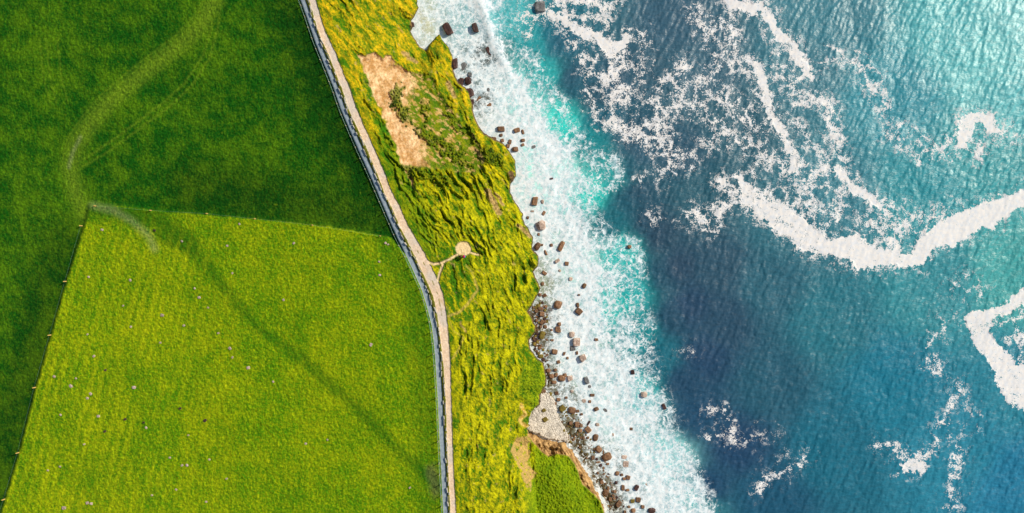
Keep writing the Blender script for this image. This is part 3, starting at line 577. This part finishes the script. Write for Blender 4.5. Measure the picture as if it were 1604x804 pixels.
# ================================================================== BOULDERS (traced from the photograph)
# u, v, width, height, long-axis turn (deg), tone
BL = [(701,46,12,19,32,'d'),(744,44,9,14,22,'d'),(846,11,17,17,10,'g'),(768,79,13,16,30,'d'),(725,104,10,13,-30,'g'),(736,117,7,8,0,'g'),(733,127,9,10,10,'d'),(713,100,8,17,0,'d'),(722,129,9,13,-20,'d'),(735,146,12,12,15,'d'),(739,160,7,9,0,'d'),(753,158,11,14,40,'b'),(766,163,9,8,0,'b'),(767,141,8,7,0,'g'),(646,39,6,8,10,'d'),
(785,202,12,8,-10,'b'),(810,204,10,7,20,'b'),(819,207,4,8,15,'b'),(785,212,5,5,0,'b'),(774,217,9,5,-10,'b'),(787,220,6,6,0,'b'),(799,222,6,8,-20,'b'),(819,220,7,5,0,'b'),(819,227,6,5,15,'b'),(807,234,9,7,0,'b'),(835,230,8,6,20,'g'),(796,229,6,7,0,'b'),(864,280,5,3,10,'d'),
(838,315,9,14,-15,'b'),(850,316,5,7,0,'p'),(852,334,5,8,-30,'b'),(827,341,4,5,0,'b'),(834,331,6,3,0,'p'),(848,353,13,13,20,'p'),(844,367,4,5,0,'b'),(842,386,8,11,-30,'b'),(849,384,4,4,0,'b'),(864,384,5,5,0,'b'),(879,386,7,15,-30,'b'),
(855,396,3.5,9,20,'b'),(873,409,9,6,30,'p'),(888,413,7,7,0,'b'),(853,428,9,6,-35,'b'),(877,424,4,4,0,'p'),(894,437,6,7,0,'p'),(915,448,6,8,-30,'b'),(850,445,5,6,0,'b'),(907,462,4,3,0,'b'),(853,463,8,6,20,'b'),(846,462,5,5,0,'b'),(874,478,10,12,-20,'b'),(905,478,5,7,0,'b'),(907,488,11,10,-35,'b'),
(862,484,7,8,0,'g'),(847,484,9,6,0,'b'),(840,487,6,6,0,'b'),(849,492,8,8,0,'b'),(849,505,6,9,-20,'b'),(854,512,6,5,0,'b'),(876,508,6,6,0,'b'),(874,516,9,10,0,'b'),(896,524,8,8,0,'p'),(903,536,11,14,0,'p'),(897,546,10,8,0,'g'),(934,532,7,5,0,'b'),(869,551,9,8,0,'b'),(865,533,6,4,0,'b'),(884,554,4,6,-20,'b'),(904,553,4,6,0,'b'),(913,561,11,11,30,'p'),
(875,567,6,6,0,'b'),(847,558,9,6,0,'o'),(889,561,4,4,0,'b'),(849,525,8,12,-25,'o'),(864,517,4,4,0,'b'),(859,581,7,7,0,'b'),(870,580,5,5,0,'b'),(864,590,8,7,0,'b'),(871,588,5,7,-20,'b'),(880,593,10,9,-10,'b'),(885,588,6,6,0,'b'),(893,593,9,9,15,'p'),(868,599,8,5,0,'b'),(919,596,7,12,30,'g'),(924,606,5,5,0,'g'),(928,619,8,5,0,'b'),
(852,614,6,8,-30,'b'),(862,618,6,8,-20,'o'),(872,616,7,6,0,'b'),(896,613,5,4,0,'p'),(887,623,5,4,0,'b'),(875,626,7,6,0,'b'),(915,628,8,7,10,'p'),(924,629,5,5,0,'b'),(870,632,5,5,0,'b'),(881,640,10,10,35,'o'),(896,643,11,9,-20,'b'),(905,644,6,5,0,'b'),(911,649,5,4,0,'b'),(934,641,8,6,20,'b'),(948,643,9,6,-30,'g'),(854,657,8,8,30,'o'),(852,643,6,7,-40,'o'),
(894,663,6,6,0,'b'),(904,665,7,9,0,'b'),(910,667,6,5,0,'b'),(921,673,9,10,40,'b'),(922,663,3,9,-30,'d'),(936,665,6,5,0,'p'),(909,675,6,6,0,'b'),(933,686,7,10,-10,'b'),(914,686,5,5,0,'b'),(921,686,4,4,0,'b'),(938,704,8,10,40,'b'),(951,716,13,11,25,'b'),(945,708,3,8,0,'b'),(929,717,6,7,0,'b'),(937,724,8,3,0,'b'),(952,727,5,4,0,'b'),
(980,727,9,11,0,'p'),(978,716,9,6,0,'p'),(967,742,6,7,-20,'b'),(974,744,5,4,0,'b'),(984,748,8,7,-20,'b'),(978,750,6,5,0,'b'),(976,764,6,10,0,'b'),(983,768,6,4,0,'b'),(963,770,6,5,0,'b'),(997,764,7,9,-25,'d'),(1012,761,6,9,0,'p'),(949,772,8,9,-20,'b'),(953,765,4,7,0,'b'),(969,789,8,11,-30,'b'),(991,785,7,7,0,'o'),(1000,783,8,8,0,'b'),(956,782,6,7,0,'b'),(1007,794,6,6,0,'b'),(1021,800,10,7,0,'d'),(992,800,7,7,0,'b'),(979,802,5,6,0,'b'),(985,794,5,4,0,'b'),
(991,583,7,8,0,'d'),(1009,618,9,8,0,'p'),(1049,605,7,5,0,'b'),(1040,637,6,10,30,'d'),(986,387,6,6,0,'b'),(960,681,4,5,0,'p'),(989,672,5,5,0,'b')]
def zone(u, v):
    if v < 70: return 'in foam above the green point'
    if v < 180: return 'at foot of the green point'
    if v < 245: return 'in the surf below the sandy slope'
    if v < 360: return 'in the surf beside the round grassy knob'
    if v < 470: return 'in the surf below the dirt clearing'
    if v < 575: return 'off the dark stony foreshore'
    if u < 868 and v < 680: return 'on the pale shingle cove'
    if v < 655: return 'in the surf off the shingle cove'
    if v < 732: return 'in surf off the brown ledge'
    return 'in the surf off the bottom headland'
ORD = ['first','second','third','fourth','fifth','sixth','seventh','eighth','ninth','tenth','eleventh','twelfth','thirteenth','fourteenth','fifteenth','sixteenth','seventeenth','eighteenth','nineteenth','twentieth']
def szw(w_, h_):
    a = w_ * h_
    return 'large' if a > 95 else ('medium' if a > 48 else 'small')
def shw(w_, h_):
    r = max(w_, h_) / min(w_, h_)
    return 'long' if r > 1.6 else ('oblong' if r > 1.25 else 'squarish')
groups = {}
for i, b in enumerate(BL): groups.setdefault((szw(b[2], b[3]), TONE[b[5]][1], shw(b[2], b[3]), zone(b[0], b[1])), []).append(i)
lab = {}
for k_, ids in groups.items():
    ids.sort(key=lambda i: BL[i][1])
    for n_, i in enumerate(ids):
        s = f'{k_[0]} {k_[1]} {k_[2]} boulder {k_[3]}'
        if len(ids) > 1: s += ', ' + ORD[n_] + ' from top'
        lab[i] = s
SUNK = {(768,79),(725,104),(753,158),(766,163),(767,141),(835,230),(948,643),(924,606),(897,546),(862,484),(980,727),(978,716),(1012,761),(960,681),(989,672),(1049,605),(915,628)}
def put_rock(u, v, w_, h_, turn, tone, label, group, z=None, seed=0, name='boulder', hz=None):
    r = random.Random(int(u * 31 + v * 17) + seed)
    s = (CAMH + 19.5) / FPX
    o = bpy.data.objects.new(name, r.choice(ROCKS[tone])); COL.objects.link(o)
    sx = w_ * s / 1.40; sy = h_ * s / 1.40; sz = (min(w_, h_) * s / 1.4) * r.uniform(.5, .8) if hz is None else hz
    base = SEA if z is None else z
    if (u, v) in SUNK: sz *= .45; base -= sz * .75
    o.location = px2w(u, v, base + sz * .25); o.scale = (sx, sy, sz)
    o.rotation_euler = (r.uniform(-.12, .12), r.uniform(-.12, .12), math.radians(turn) + r.uniform(-.1, .1))
    tag(o, label, 'boulder', group); return o
for i, b in enumerate(BL):
    z = max(SEA, land_h(b[0], b[1]))
    if b[0] == 701 or b[0] == 744: z = SEA + .3
    k_ = .94 if b[2] * b[3] > 60 else .85
    put_rock(b[0], b[1], b[2] * k_, b[3] * k_, b[4], b[5], lab[i], 'boulders scattered along the foot of the cliff', z)
# smaller stones of the foreshore
def scatter(poly, n, smin, smax, tones, label, group, seed, mind=2.2):
    r = random.Random(seed); xs = [p[0] for p in poly]; ys = [p[1] for p in poly]; got = []; tries = 0
    while len(got) < n and tries < 9000:
        tries += 1
        u = r.uniform(min(xs), max(xs)); v = r.uniform(min(ys), max(ys))
        if not inside(poly, np.array([u]), np.array([v]))[0]: continue
        if any((u - g[0]) ** 2 + (v - g[1]) ** 2 < mind ** 2 for g in got): continue
        if any(abs(u - b[0]) < b[2] * .5 + 1 and abs(v - b[1]) < b[3] * .5 + 1 for b in BL): continue
        got.append((u, v)); s_ = smin + (smax - smin) * r.random() ** 2
        put_rock(u, v, s_ * r.uniform(.8, 1.3), s_ * r.uniform(.8, 1.3), r.uniform(-50, 50), r.choice(tones), label, group, max(SEA - .05, land_h(u, v)))
scatter([(828,488),(846,470),(856,480),(858,500),(856,530),(862,570),(852,568),(834,545),(838,520),(840,508)], 66, 2.0, 4.6, 'bbdo', 'small dark stone in the crowded stony foreshore under the grassy cliff', 'small stones of the dark foreshore', 3)
scatter([(873,640),(890,628),(908,650),(925,680),(935,710),(925,725),(905,705),(890,690),(876,665)], 50, 1.9, 4.2, 'bboo', 'small brown stone between shingle cove and white surf', 'small stones seaward of the shingle', 4)
scatter([(925,715),(945,720),(965,748),(975,775),(985,804),(958,804),(948,770)], 30, 1.8, 4.0, 'bbd', 'small brown stone beside the bottom headland', 'small stones beside the bottom headland', 5)

# shingle: nobody could count it
pm = simple_mat('shingle_stone', (160, 154, 142), (236, 228, 214), 3, .9, .02, .2)
base_bm = bmesh.new(); bmesh.ops.create_icosphere(base_bm, subdivisions=1, radius=1.0)
bv = np.array([v.co[:] for v in base_bm.verts]); bf = np.array([[v.index for v in f.verts] for f in base_bm.faces]); base_bm.free()
pv = []; pf = []; r_ = random.Random(9); cnt = 0
while cnt < 2600:
    u = r_.uniform(822, 898); v = r_.uniform(608, 702)
    if not inside([(826,672),(829,652),(834,642),(845,632),(847,616),(858,616),(868,626),(874,650),(886,674),(896,692),(887,694),(866,689),(842,683)], np.array([u]), np.array([v]))[0]: continue
    sc = r_.uniform(.08, .24); p = np.array(land_pt(u, v, .03)); th = r_.uniform(0, 6.28)
    q = bv * np.array([sc * r_.uniform(.8, 1.5), sc, sc * .6]); q = q @ np.array([[math.cos(th), -math.sin(th), 0], [math.sin(th), math.cos(th), 0], [0, 0, 1]])
    pv.append(q + p); pf.append(bf + cnt * len(bv)); cnt += 1
me = bpy.data.meshes.new('shingle'); me.from_pydata(np.concatenate(pv).tolist(), [], np.concatenate(pf).tolist()); me.materials.append(pm)
o = obj('shingle', me); tag(o, 'pale grey pebbles covering the small cove', 'shingle', kind='stuff')

# ================================================================== FIELD STONES
FS = [(160,360,3),(139,434,2.4),(204,439,3),(254,494,4),(312,466,3.4),(305,452,2.2),(193,479,2.2),(288,510,2.6),(147,558,3.2),(137,524,2.2),(85,590,3),(111,605,4),(119,593,2.4),(142,617,3.6),(210,607,4),(137,624,3),(154,652,3.4),(229,670,3),(95,650,2.4),(132,696,2.4),(266,717,2.6),(285,729,2.6),(293,729,3),(328,720,2.6),(355,750,2.6),(137,788,4),(143,789,3.4),(100,796,5),(360,546,4),(389,576,4),(364,560,2.6),(342,522,2.6),(251,537,2.6),(205,512,2.6),(75,737,2.4),(94,731,2.4),(295,682,2.2),(323,786,2.4),(238,776,2.4),(276,767,2.6),(285,378,2.6),(364,428,2.4),(356,385,2.6),(326,482,2.4),(375,351,2.6),(460,381,2.6),(581,540,4),(479,695,2.6),(428,598,2.6),(444,470,3),(513,689,2.2),(642,764,2.6),(604,381,3),(608,383,2.4),(595,431,3),(594,410,2.2),(388,577,3)]
FD = [(164,676,3),(196,657,3.4),(321,659,3.6),(282,640,3.4),(242,361,3),(165,580,2.6),(225,662,2.6)]
def fplace(u, v):
    a = 'left' if u < 200 else ('middle' if u < 430 else 'right')
    b = 'upper' if v < 480 else ('middle' if v < 640 else 'lower')
    return f'{b} {a}' if a != b else 'central'
fg = {}
for L, pale in ((FS, 1), (FD, 0)):
    for i, (u, v, s_) in enumerate(L): fg.setdefault((pale, s_ >= 3, fplace(u, v)), []).append((v, u, s_))
for (pale, big, pl), lst in fg.items():
    lst.sort()
    for n_, (v, u, s_) in enumerate(lst):
        lb = f"{'larger' if big else 'tiny'} {'pale' if pale else 'dark'} stone lying in {pl} part of bright green field"
        if len(lst) > 1: lb += f', {ORD[n_]} from top'
        o = put_rock(u, v, s_ * 1.15, s_ * .85, random.uniform(-60, 60), 'p' if pale else 'd', lb, 'stones lying in the bright field', land_h(u, v), name='field_stone', hz=.16)
        o.location = land_pt(u, v, .05); o['category'] = 'stone'

# ================================================================== BANK BETWEEN THE PATHS
M_TURF = simple_mat('bank_turf', (40, 62, 12), (128, 124, 40), 3.0, .95, .1, .1)
M_SLAB = simple_mat('flagstone', (120, 120, 112), (205, 198, 182), 3.0, .9, .03, .2, .25)
vv = np.arange(-60, 860, 1.5); lx = interp_line(PAVED, vv) + 4.2; gw = np.interp(vv, [p[1] for p in GRAVEL], GW)
# perpendicular half widths shrink with the slant of the paths
sl_ = np.gradient(interp_line(GRAVEL, vv), vv); rx = interp_line(GRAVEL, vv) - gw * np.sqrt(1 + sl_ ** 2); lx = interp_line(PAVED, vv) + 3.8 * np.sqrt(1 + sl_ ** 2)
bank = bpy.data.objects.new('stone_bank', None); COL.objects.link(bank)
tag(bank, 'low turf bank with upright flagstones between grey paved path and gravel path', 'bank')
bmn = bmesh.new(); rows = []
bh = []
for i, v in enumerate(vv):
    a, b = float(lx[i]), float(rx[i]); wd = max(b - a, 1.2); mid = (a + b) / 2; row = []
    top = .26 * min(1.0, wd / 3.0) * (1 + .5 * float(pn(np.array([v / 7.0]), np.array([3.3]), 7)[0]))
    gap = 1.0 if not (20 < v < 29) else .1
    for k_, (q, hh) in enumerate(((-.5, -.1), (-.34, .55), (-.15, 1.0), (.05, .85), (.25, 1.0), (.4, .5), (.5, -.1))):
        jit = .3 * float(pn(np.array([v / 2.5]), np.array([k_ * 2.7]), 9)[0])
        x, y, _ = px2w(mid + q * wd + jit * wd * .5, v, 0); z0 = -.06
        row.append(bmn.verts.new((x, y, z0 + (top * hh * (1 + jit)) * gap)))
    rows.append(row); bh.append(top)
for i in range(len(rows) - 1):
    for k_ in range(6): bmn.faces.new((rows[i][k_], rows[i + 1][k_], rows[i + 1][k_ + 1], rows[i][k_ + 1]))
obj('turf', bm_mesh('turf', bmn, M_TURF, True), bank)
r_ = random.Random(21)
slabs = []
for k_ in range(4):
    bm = bmesh.new(); bmesh.ops.create_cube(bm, size=1.0)
    for v in bm.verts: v.co.x += r_.uniform(-.12, .12); v.co.y += r_.uniform(-.15, .15); v.co.z += r_.uniform(-.15, .15)
    bmesh.ops.bevel(bm, geom=bm.edges[:], offset=.06, segments=1, affect='EDGES')
    slabs.append(bm_mesh('flagstone', bm, M_SLAB))
for k_ in range(96):
    v = -4 + 812 * (k_ + r_.uniform(-.3, .3)) / 95.0
    i = int(np.clip((v + 60) / 1.5, 1, len(vv) - 2)); a, b = float(lx[i]), float(rx[i]); wd = max(b - a, 1.2)
    side = .30 if r_.random() < .6 else -.28
    x, y, _ = px2w((a + b) / 2 + side * wd, v, 0)
    o = bpy.data.objects.new('flagstone', slabs[k_ % 4]); COL.objects.link(o); o.parent = bank
    o.location = (x, y, .12); th = math.atan2(1.0, -float(sl_[i])) + r_.uniform(-.15, .15)
    o.scale = (r_.uniform(.5, 1.3), r_.uniform(.10, .22), r_.uniform(.3, .5)); o.rotation_euler = (r_.uniform(-.25, .25), r_.uniform(-.1, .1), th)

# ================================================================== FENCES
M_POST = simple_mat('fence_timber', (120, 112, 92), (196, 184, 150), 8, .9, .01, .2)
M_POST2 = simple_mat('pale_timber', (190, 150, 70), (225, 190, 110), 8, .9, .01, .2)
M_WIRE = simple_mat('galvanised_wire', (110, 150, 130), (150, 190, 165), 8, .5, .0, .5)
def post_mesh(h, r, mat):
    bm = bmesh.new(); bmesh.ops.create_cone(bm, cap_ends=True, segments=8, radius1=r * 1.1, radius2=r, depth=h)
    for v in bm.verts: v.co.z += h / 2 - .1
    t_ = bmesh.ops.create_cone(bm, cap_ends=True, segments=8, radius1=r, radius2=.01, depth=r * .7)
    for v in t_['verts']: v.co.z += h - .1 + r * .35
    return bm_mesh('post', bm, mat)
def tube_mesh(pts, rad, mat, sides=5):
    bm = bmesh.new(); prev = None
    for i, p in enumerate(pts):
        p = Vector(p); d = (Vector(pts[min(i + 1, len(pts) - 1)]) - Vector(pts[max(i - 1, 0)])).normalized()
        s = d.cross(Vector((0, 0, 1))).normalized(); u_ = s.cross(d)
        ring = [bm.verts.new(p + rad * (math.cos(a) * s + math.sin(a) * u_)) for a in [2 * math.pi * k / sides for k in range(sides)]]
        if prev:
            for k in range(sides): bm.faces.new((prev[k], prev[(k + 1) % sides], ring[(k + 1) % sides], ring[k]))
        prev = ring
    return bm_mesh('wire', bm, mat, True)
fen = bpy.data.objects.new('wire_fence', None); COL.objects.link(fen)
tag(fen, 'post and wire fence along the field side of the grey paved path', 'fence')
pmesh = post_mesh(1.25, .085, M_POST); pts = []
vlist = np.arange(-40, 850, 17.0)
for v in vlist:
    s_ = float(np.interp(v, vv, sl_)); u = float(interp_line(PAVED, v)) - 5.6 * math.sqrt(1 + s_ * s_)
    p = land_pt(u, v); pts.append(p)
    o = bpy.data.objects.new('post', pmesh); COL.objects.link(o); o.parent = fen; o.location = p; o.rotation_euler = (random.uniform(-.05, .05), random.uniform(-.05, .05), 0)
for hh in (.35, .7, 1.08):
    obj('wire', tube_mesh([(p[0], p[1], p[2] + hh) for p in pts], .014, M_WIRE), fen)
fen2 = bpy.data.objects.new('field_fence', None); COL.objects.link(fen2)
tag(fen2, 'sparse line of pale posts dividing dark left pasture from bright field', 'fence')
pm2 = post_mesh(.85, .10, M_POST2); pts = []
for (u, v) in [(-18,866),(8,782),(30,709),(56,607),(80,525),(104,441),(129,354)]:
    p = land_pt(u, v); pts.append(p); o = bpy.data.objects.new('post', pm2); COL.objects.link(o); o.parent = fen2; o.location = p; o.rotation_euler = (0, -.28, 0)
obj('wire', tube_mesh([(p[0], p[1], p[2] + .62) for p in pts], .007, M_WIRE), fen2)
fen3 = bpy.data.objects.new('field_fence', None); COL.objects.link(fen3)
tag(fen3, 'sparse line of pale posts along top edge of bright field below dark pasture', 'fence'); pts = []
for (u, v) in [(150,323),(237,330),(325,335),(400,343),(490,353),(596,370)]:
    p = land_pt(u, v); pts.append(p); o = bpy.data.objects.new('post', pm2); COL.objects.link(o); o.parent = fen3; o.location = p
obj('wire', tube_mesh([(p[0], p[1], p[2] + .62) for p in pts], .007, M_WIRE), fen3)

# ================================================================== SHRUBS
M_LEAF = simple_mat('shrub_leaf', (24, 58, 6), (96, 118, 14), 1.6, .8, .0, .2, .25)
M_WOOD = simple_mat('shrub_wood', (70, 52, 36), (110, 88, 62), 6, .9, .01, .1)
def leaf_clump(seed):
    r = random.Random(seed); V_, F_ = [], []
    lobes = [(Vector((r.uniform(-.5, .5), r.uniform(-.5, .5), r.uniform(.15, .45))), r.uniform(.28, .5)) for _ in range(7)]
    for k in range(620):
        c, ra = r.choice(lobes)
        d = Vector((r.gauss(0, 1), r.gauss(0, 1), abs(r.gauss(0, 1)))).normalized(); p = c + d * ra * r.uniform(.65, 1.05); p.z = max(p.z * .8, .03)
        n = (d + Vector((r.uniform(-.6, .6), r.uniform(-.6, .6), r.uniform(-.2, .8)))).normalized(); a = n.orthogonal().normalized(); b = n.cross(a); s = r.uniform(.035, .075)
        th = r.uniform(0, 6.28); a, b = a * math.cos(th) + b * math.sin(th), b * math.cos(th) - a * math.sin(th)
        i = len(V_); V_ += [p - a * s * 1.5, p + b * s * .6, p + a * s * 1.5, p - b * s * .6]; F_.append((i, i + 1, i + 2, i + 3))
    me = bpy.data.meshes.new('foliage'); me.from_pydata([v[:] for v in V_], [], F_); me.materials.append(M_LEAF); return me
CL = [leaf_clump(k) for k in range(4)]
stem = tube_mesh([(0, 0, -.15), (.02, .01, .12), (.05, -.02, .35)], .035, M_WOOD); stem.name = 'stem'
SH = [('cluster', 'left clump of bare sandy slope', [(622,143,9),(617,152,8),(628,153,9),(620,163,10),(630,166,9),(624,175,10),(633,180,10),(637,190,8),(642,196,8),(629,188,7)]),
      ('row', 'middle of the bare sandy slope', [(650,205,8),(658,200,8),(664,209,9),(672,214,9),(681,216,9),(690,222,9),(676,224,7),(697,214,6),(706,233,9),(714,238,9),(720,246,8),(712,246,7)]),
      ('patch', 'middle clump of bare sandy slope', [(656,212,7),(668,206,7),(684,212,8),(640,182,7),(615,168,7),(626,160,8),(700,240,8),(712,230,7),(688,228,7),(644,204,7)]),
      ('knob', 'round grassy knob above the surf', [(760,238,8),(768,241,10),(777,244,10),(783,251,9),(771,252,9),(763,250,8),(778,257,7)]),
      ('tuft', 'upper bare sandy slope', [(616,158,5),(636,124,4),(650,124,3.5),(667,130,5),(648,143,4),(657,143,4),(668,147,4),(690,157,5),(697,166,5),(704,176,5),(713,186,5),(722,196,6),(732,190,5)]),
      ('dip', 'lower end of the bare sandy slope', [(652,262,6),(690,256,5),(705,258,5),(720,262,5),(732,258,6),(741,262,5)])]
for kind_, place, lst in SH:
    for k_, (u, v, d_) in enumerate(sorted(lst, key=lambda q: q[1])):
        root = bpy.data.objects.new('shrub', None); COL.objects.link(root); u += random.uniform(-9, 9); v += random.uniform(-6, 6); d_ *= random.uniform(.6, 1.15); root.location = land_pt(u, v, -.05)
        s_ = d_ * .135 * .62; root.scale = (s_, s_, s_ * .7); root.rotation_euler = (0, 0, random.uniform(0, 6.28))
        sz = 'larger' if d_ >= 6.5 else 'small'
        tag(root, f'{sz} dark shrub on {place}, {ORD[k_]} from top', 'shrub', 'shrubs on the bare slope and knob')
        a_ = bpy.data.objects.new('foliage', CL[k_ % 4]); COL.objects.link(a_); a_.parent = root
        b_ = bpy.data.objects.new('stem', stem); COL.objects.link(b_); b_.parent = root

# ================================================================== PEOPLE on the clearing's edge
def flat_mat(name, c, rough=.8): return simple_mat(name, [x * .85 for x in c], c, 14, rough, .004, .2)
M_SKIN = flat_mat('skin', (205, 150, 122)); M_JEAN = flat_mat('dark_trousers', (44, 48, 66)); M_BLUE = flat_mat('blue_jacket', (30, 140, 205)); M_PINK = flat_mat('pink_hat', (215, 30, 90)); M_PURP = flat_mat('plum_jacket', (84, 44, 72)); M_HAIR = flat_mat('brown_hair', (64, 40, 28)); M_SHOE = flat_mat('shoe', (40, 36, 34))
def skin_mesh(name, joints, edges, mat, sub=2):
    me = bpy.data.meshes.new(name); me.from_pydata([j[:3] for j in joints], edges, []); me.materials.append(mat)
    o = bpy.data.objects.new(name, me); COL.objects.link(o)
    sk = o.modifiers.new('skin', 'SKIN'); me.skin_vertices.new() if not me.skin_vertices else None
    for i, j in enumerate(joints): me.skin_vertices[0].data[i].radius = (j[3], j[4] if len(j) > 4 else j[3])
    me.skin_vertices[0].data[0].use_root = True
    ss = o.modifiers.new('sub', 'SUBSURF'); ss.levels = sub; ss.render_levels = sub
    dg = bpy.context.evaluated_depsgraph_get(); ev = o.evaluated_get(dg); nm = bpy.data.meshes.new_from_object(ev)
    nm.name = name; nm.polygons.foreach_set('use_smooth', np.ones(len(nm.polygons), bool))
    bpy.data.objects.remove(o); 
    return nm
def person(u, v, face, jacket, top, label, armup):
    root = bpy.data.objects.new('person', None); COL.objects.link(root); root.location = land_pt(u, v, 0.0); root.rotation_euler = (0, 0, face); root.scale = (1.12,) * 3
    tag(root, label, 'person', None)
    J = [(0, 0, .95, .15, .12), (0, 0, 1.15, .13, .10), (0, 0, 1.38, .17, .11), (0, .01, 1.50, .055), (0, .03, 1.60, .085, .095), (0, .035, 1.70, .075, .09)]; E = [(0, 1), (1, 2), (2, 3), (3, 4), (4, 5)]
    for sx in (-1, 1):
        b = len(J); J += [(sx * .10, 0, .86, .088), (sx * .11, .02, .48, .06), (sx * .12, -.01, .09, .042), (sx * .13, .13, .035, .036, .03)]; E += [(0, b), (b, b + 1), (b + 1, b + 2), (b + 2, b + 3)]
        b = len(J); hand = (sx * .20, .34, 1.22) if armup else (sx * .30, .06, .82)
        el = (sx * .29, .04, 1.12) if armup else (sx * .28, -.02, 1.10)
        J += [(sx * .21, 0, 1.40, .058), (el[0], el[1], el[2], .042), (hand[0], hand[1], hand[2], .03)]; E += [(2, b), (b, b + 1), (b + 1, b + 2)]
        # palm and five fingers
        h = len(J); dv = (Vector(hand) - Vector(el)).normalized(); sd_ = Vector((1, 0, 0)) if abs(dv.x) < .9 else Vector((0, 1, 0))
        pc = Vector(hand) + dv * .06; J.append((pc.x, pc.y, pc.z, .026, .016)); E.append((h - 1, h))
        for f_, ln in enumerate((.062, .072, .068, .054)):
            q0 = pc + sd_ * (-.027 + .018 * f_) + dv * .03; q1 = q0 + dv * ln + Vector((0, 0, -.012)); i0 = len(J)
            J += [(q0.x, q0.y, q0.z, .0085), (q1.x, q1.y, q1.z, .007)]; E += [(h, i0), (i0, i0 + 1)]
        q0 = Vector(hand) + sd_ * (-sx * .03) + dv * .03; q1 = q0 + (dv * .6 - sd_ * sx * .6).normalized() * .05; i0 = len(J); J += [(q0.x, q0.y, q0.z, .01), (q1.x, q1.y, q1.z, .008)]; E += [(h - 1, i0), (i0, i0 + 1)]
    obj('body', skin_mesh('body', J, E, M_SKIN), root)
    T = [(0, 0, .90, .165, .135), (0, 0, 1.15, .15, .12), (0, 0, 1.39, .185, .125), (0, .01, 1.49, .075)]; TE = [(0, 1), (1, 2), (2, 3)]
    for sx in (-1, 1):
        b = len(T); el = (sx * .29, .04, 1.12) if armup else (sx * .28, -.02, 1.10); hand = (sx * .21, .30, 1.20) if armup else (sx * .295, .045, .86)
        T += [(sx * .215, 0, 1.405, .075), (el[0], el[1], el[2], .06), (*hand, .046)]; TE += [(2, b), (b, b + 1), (b + 1, b + 2)]
    obj('jacket', skin_mesh('jacket', T, TE, jacket), root)
    P = [(0, 0, .93, .165, .13)]; PE = []
    for sx in (-1, 1):
        b = len(P); P += [(sx * .10, 0, .84, .10), (sx * .11, .02, .48, .075), (sx * .12, -.01, .12, .058)]; PE += [(0, b), (b, b + 1), (b + 1, b + 2)]
    obj('trousers', skin_mesh('trousers', P, PE, M_JEAN), root)
    for sx in (-1, 1):
        obj('shoe', skin_mesh('shoe', [(sx * .12, -.03, .05, .05), (sx * .125, .08, .045, .05, .04), (sx * .13, .17, .04, .038, .03)], [(0, 1), (1, 2)], M_SHOE), root)
    bm = bmesh.new(); bmesh.ops.create_uvsphere(bm, u_segments=20, v_segments=12, radius=.125)
    for v_ in list(bm.verts):
        if v_.co.z < -.02 and v_.co.y > -.03: bm.verts.remove(v_)
    for v_ in bm.verts: v_.co.y *= 1.1; v_.co += Vector((0, .02, 1.67))
    if top == 'hat':
        bmesh.ops.create_cone(bm, cap_ends=True, segments=24, radius1=.24, radius2=.12, depth=.05, matrix=Matrix.Translation((0, .02, 1.70)))
        bmesh.ops.create_uvsphere(bm, u_segments=12, v_segments=8, radius=.04, matrix=Matrix.Translation((0, .01, 1.81)))
        obj('hat', bm_mesh('hat', bm, M_PINK, True), root)
    else: obj('hair', bm_mesh('hair', bm, M_HAIR, True), root)
    bm = bmesh.new(); bmesh.ops.create_cone(bm, cap_ends=True, segments=8, radius1=.018, radius2=.006, depth=.035, matrix=Matrix.Translation((0, .135, 1.63)) @ Matrix.Rotation(-1.4, 4, 'X'))
    obj('nose', bm_mesh('nose', bm, M_SKIN, True), root)
    return root
p1 = person(727.3, 402, math.radians(70), M_BLUE, 'hat', 'person in bright blue jacket and pink hat beside the round dirt clearing', False)
bm = bmesh.new(); bmesh.ops.create_cube(bm, size=1.0)
for v_ in bm.verts: v_.co = Vector((v_.co.x * .30, v_.co.y * .17 - .21, v_.co.z * .42 + 1.24))
bmesh.ops.bevel(bm, geom=bm.edges[:], offset=.05, segments=3, affect='EDGES')
bp = obj('backpack', bm_mesh('backpack', bm, M_BLUE, True)); bp.location = p1.location; bp.rotation_euler = p1.rotation_euler; bp.scale = p1.scale
tag(bp, 'bright blue backpack worn by the person in the pink hat', 'backpack')
person(721.4, 401.6, math.radians(20), M_PURP, 'hair', 'person in a dark plum jacket standing left of the blue jacketed person', False)
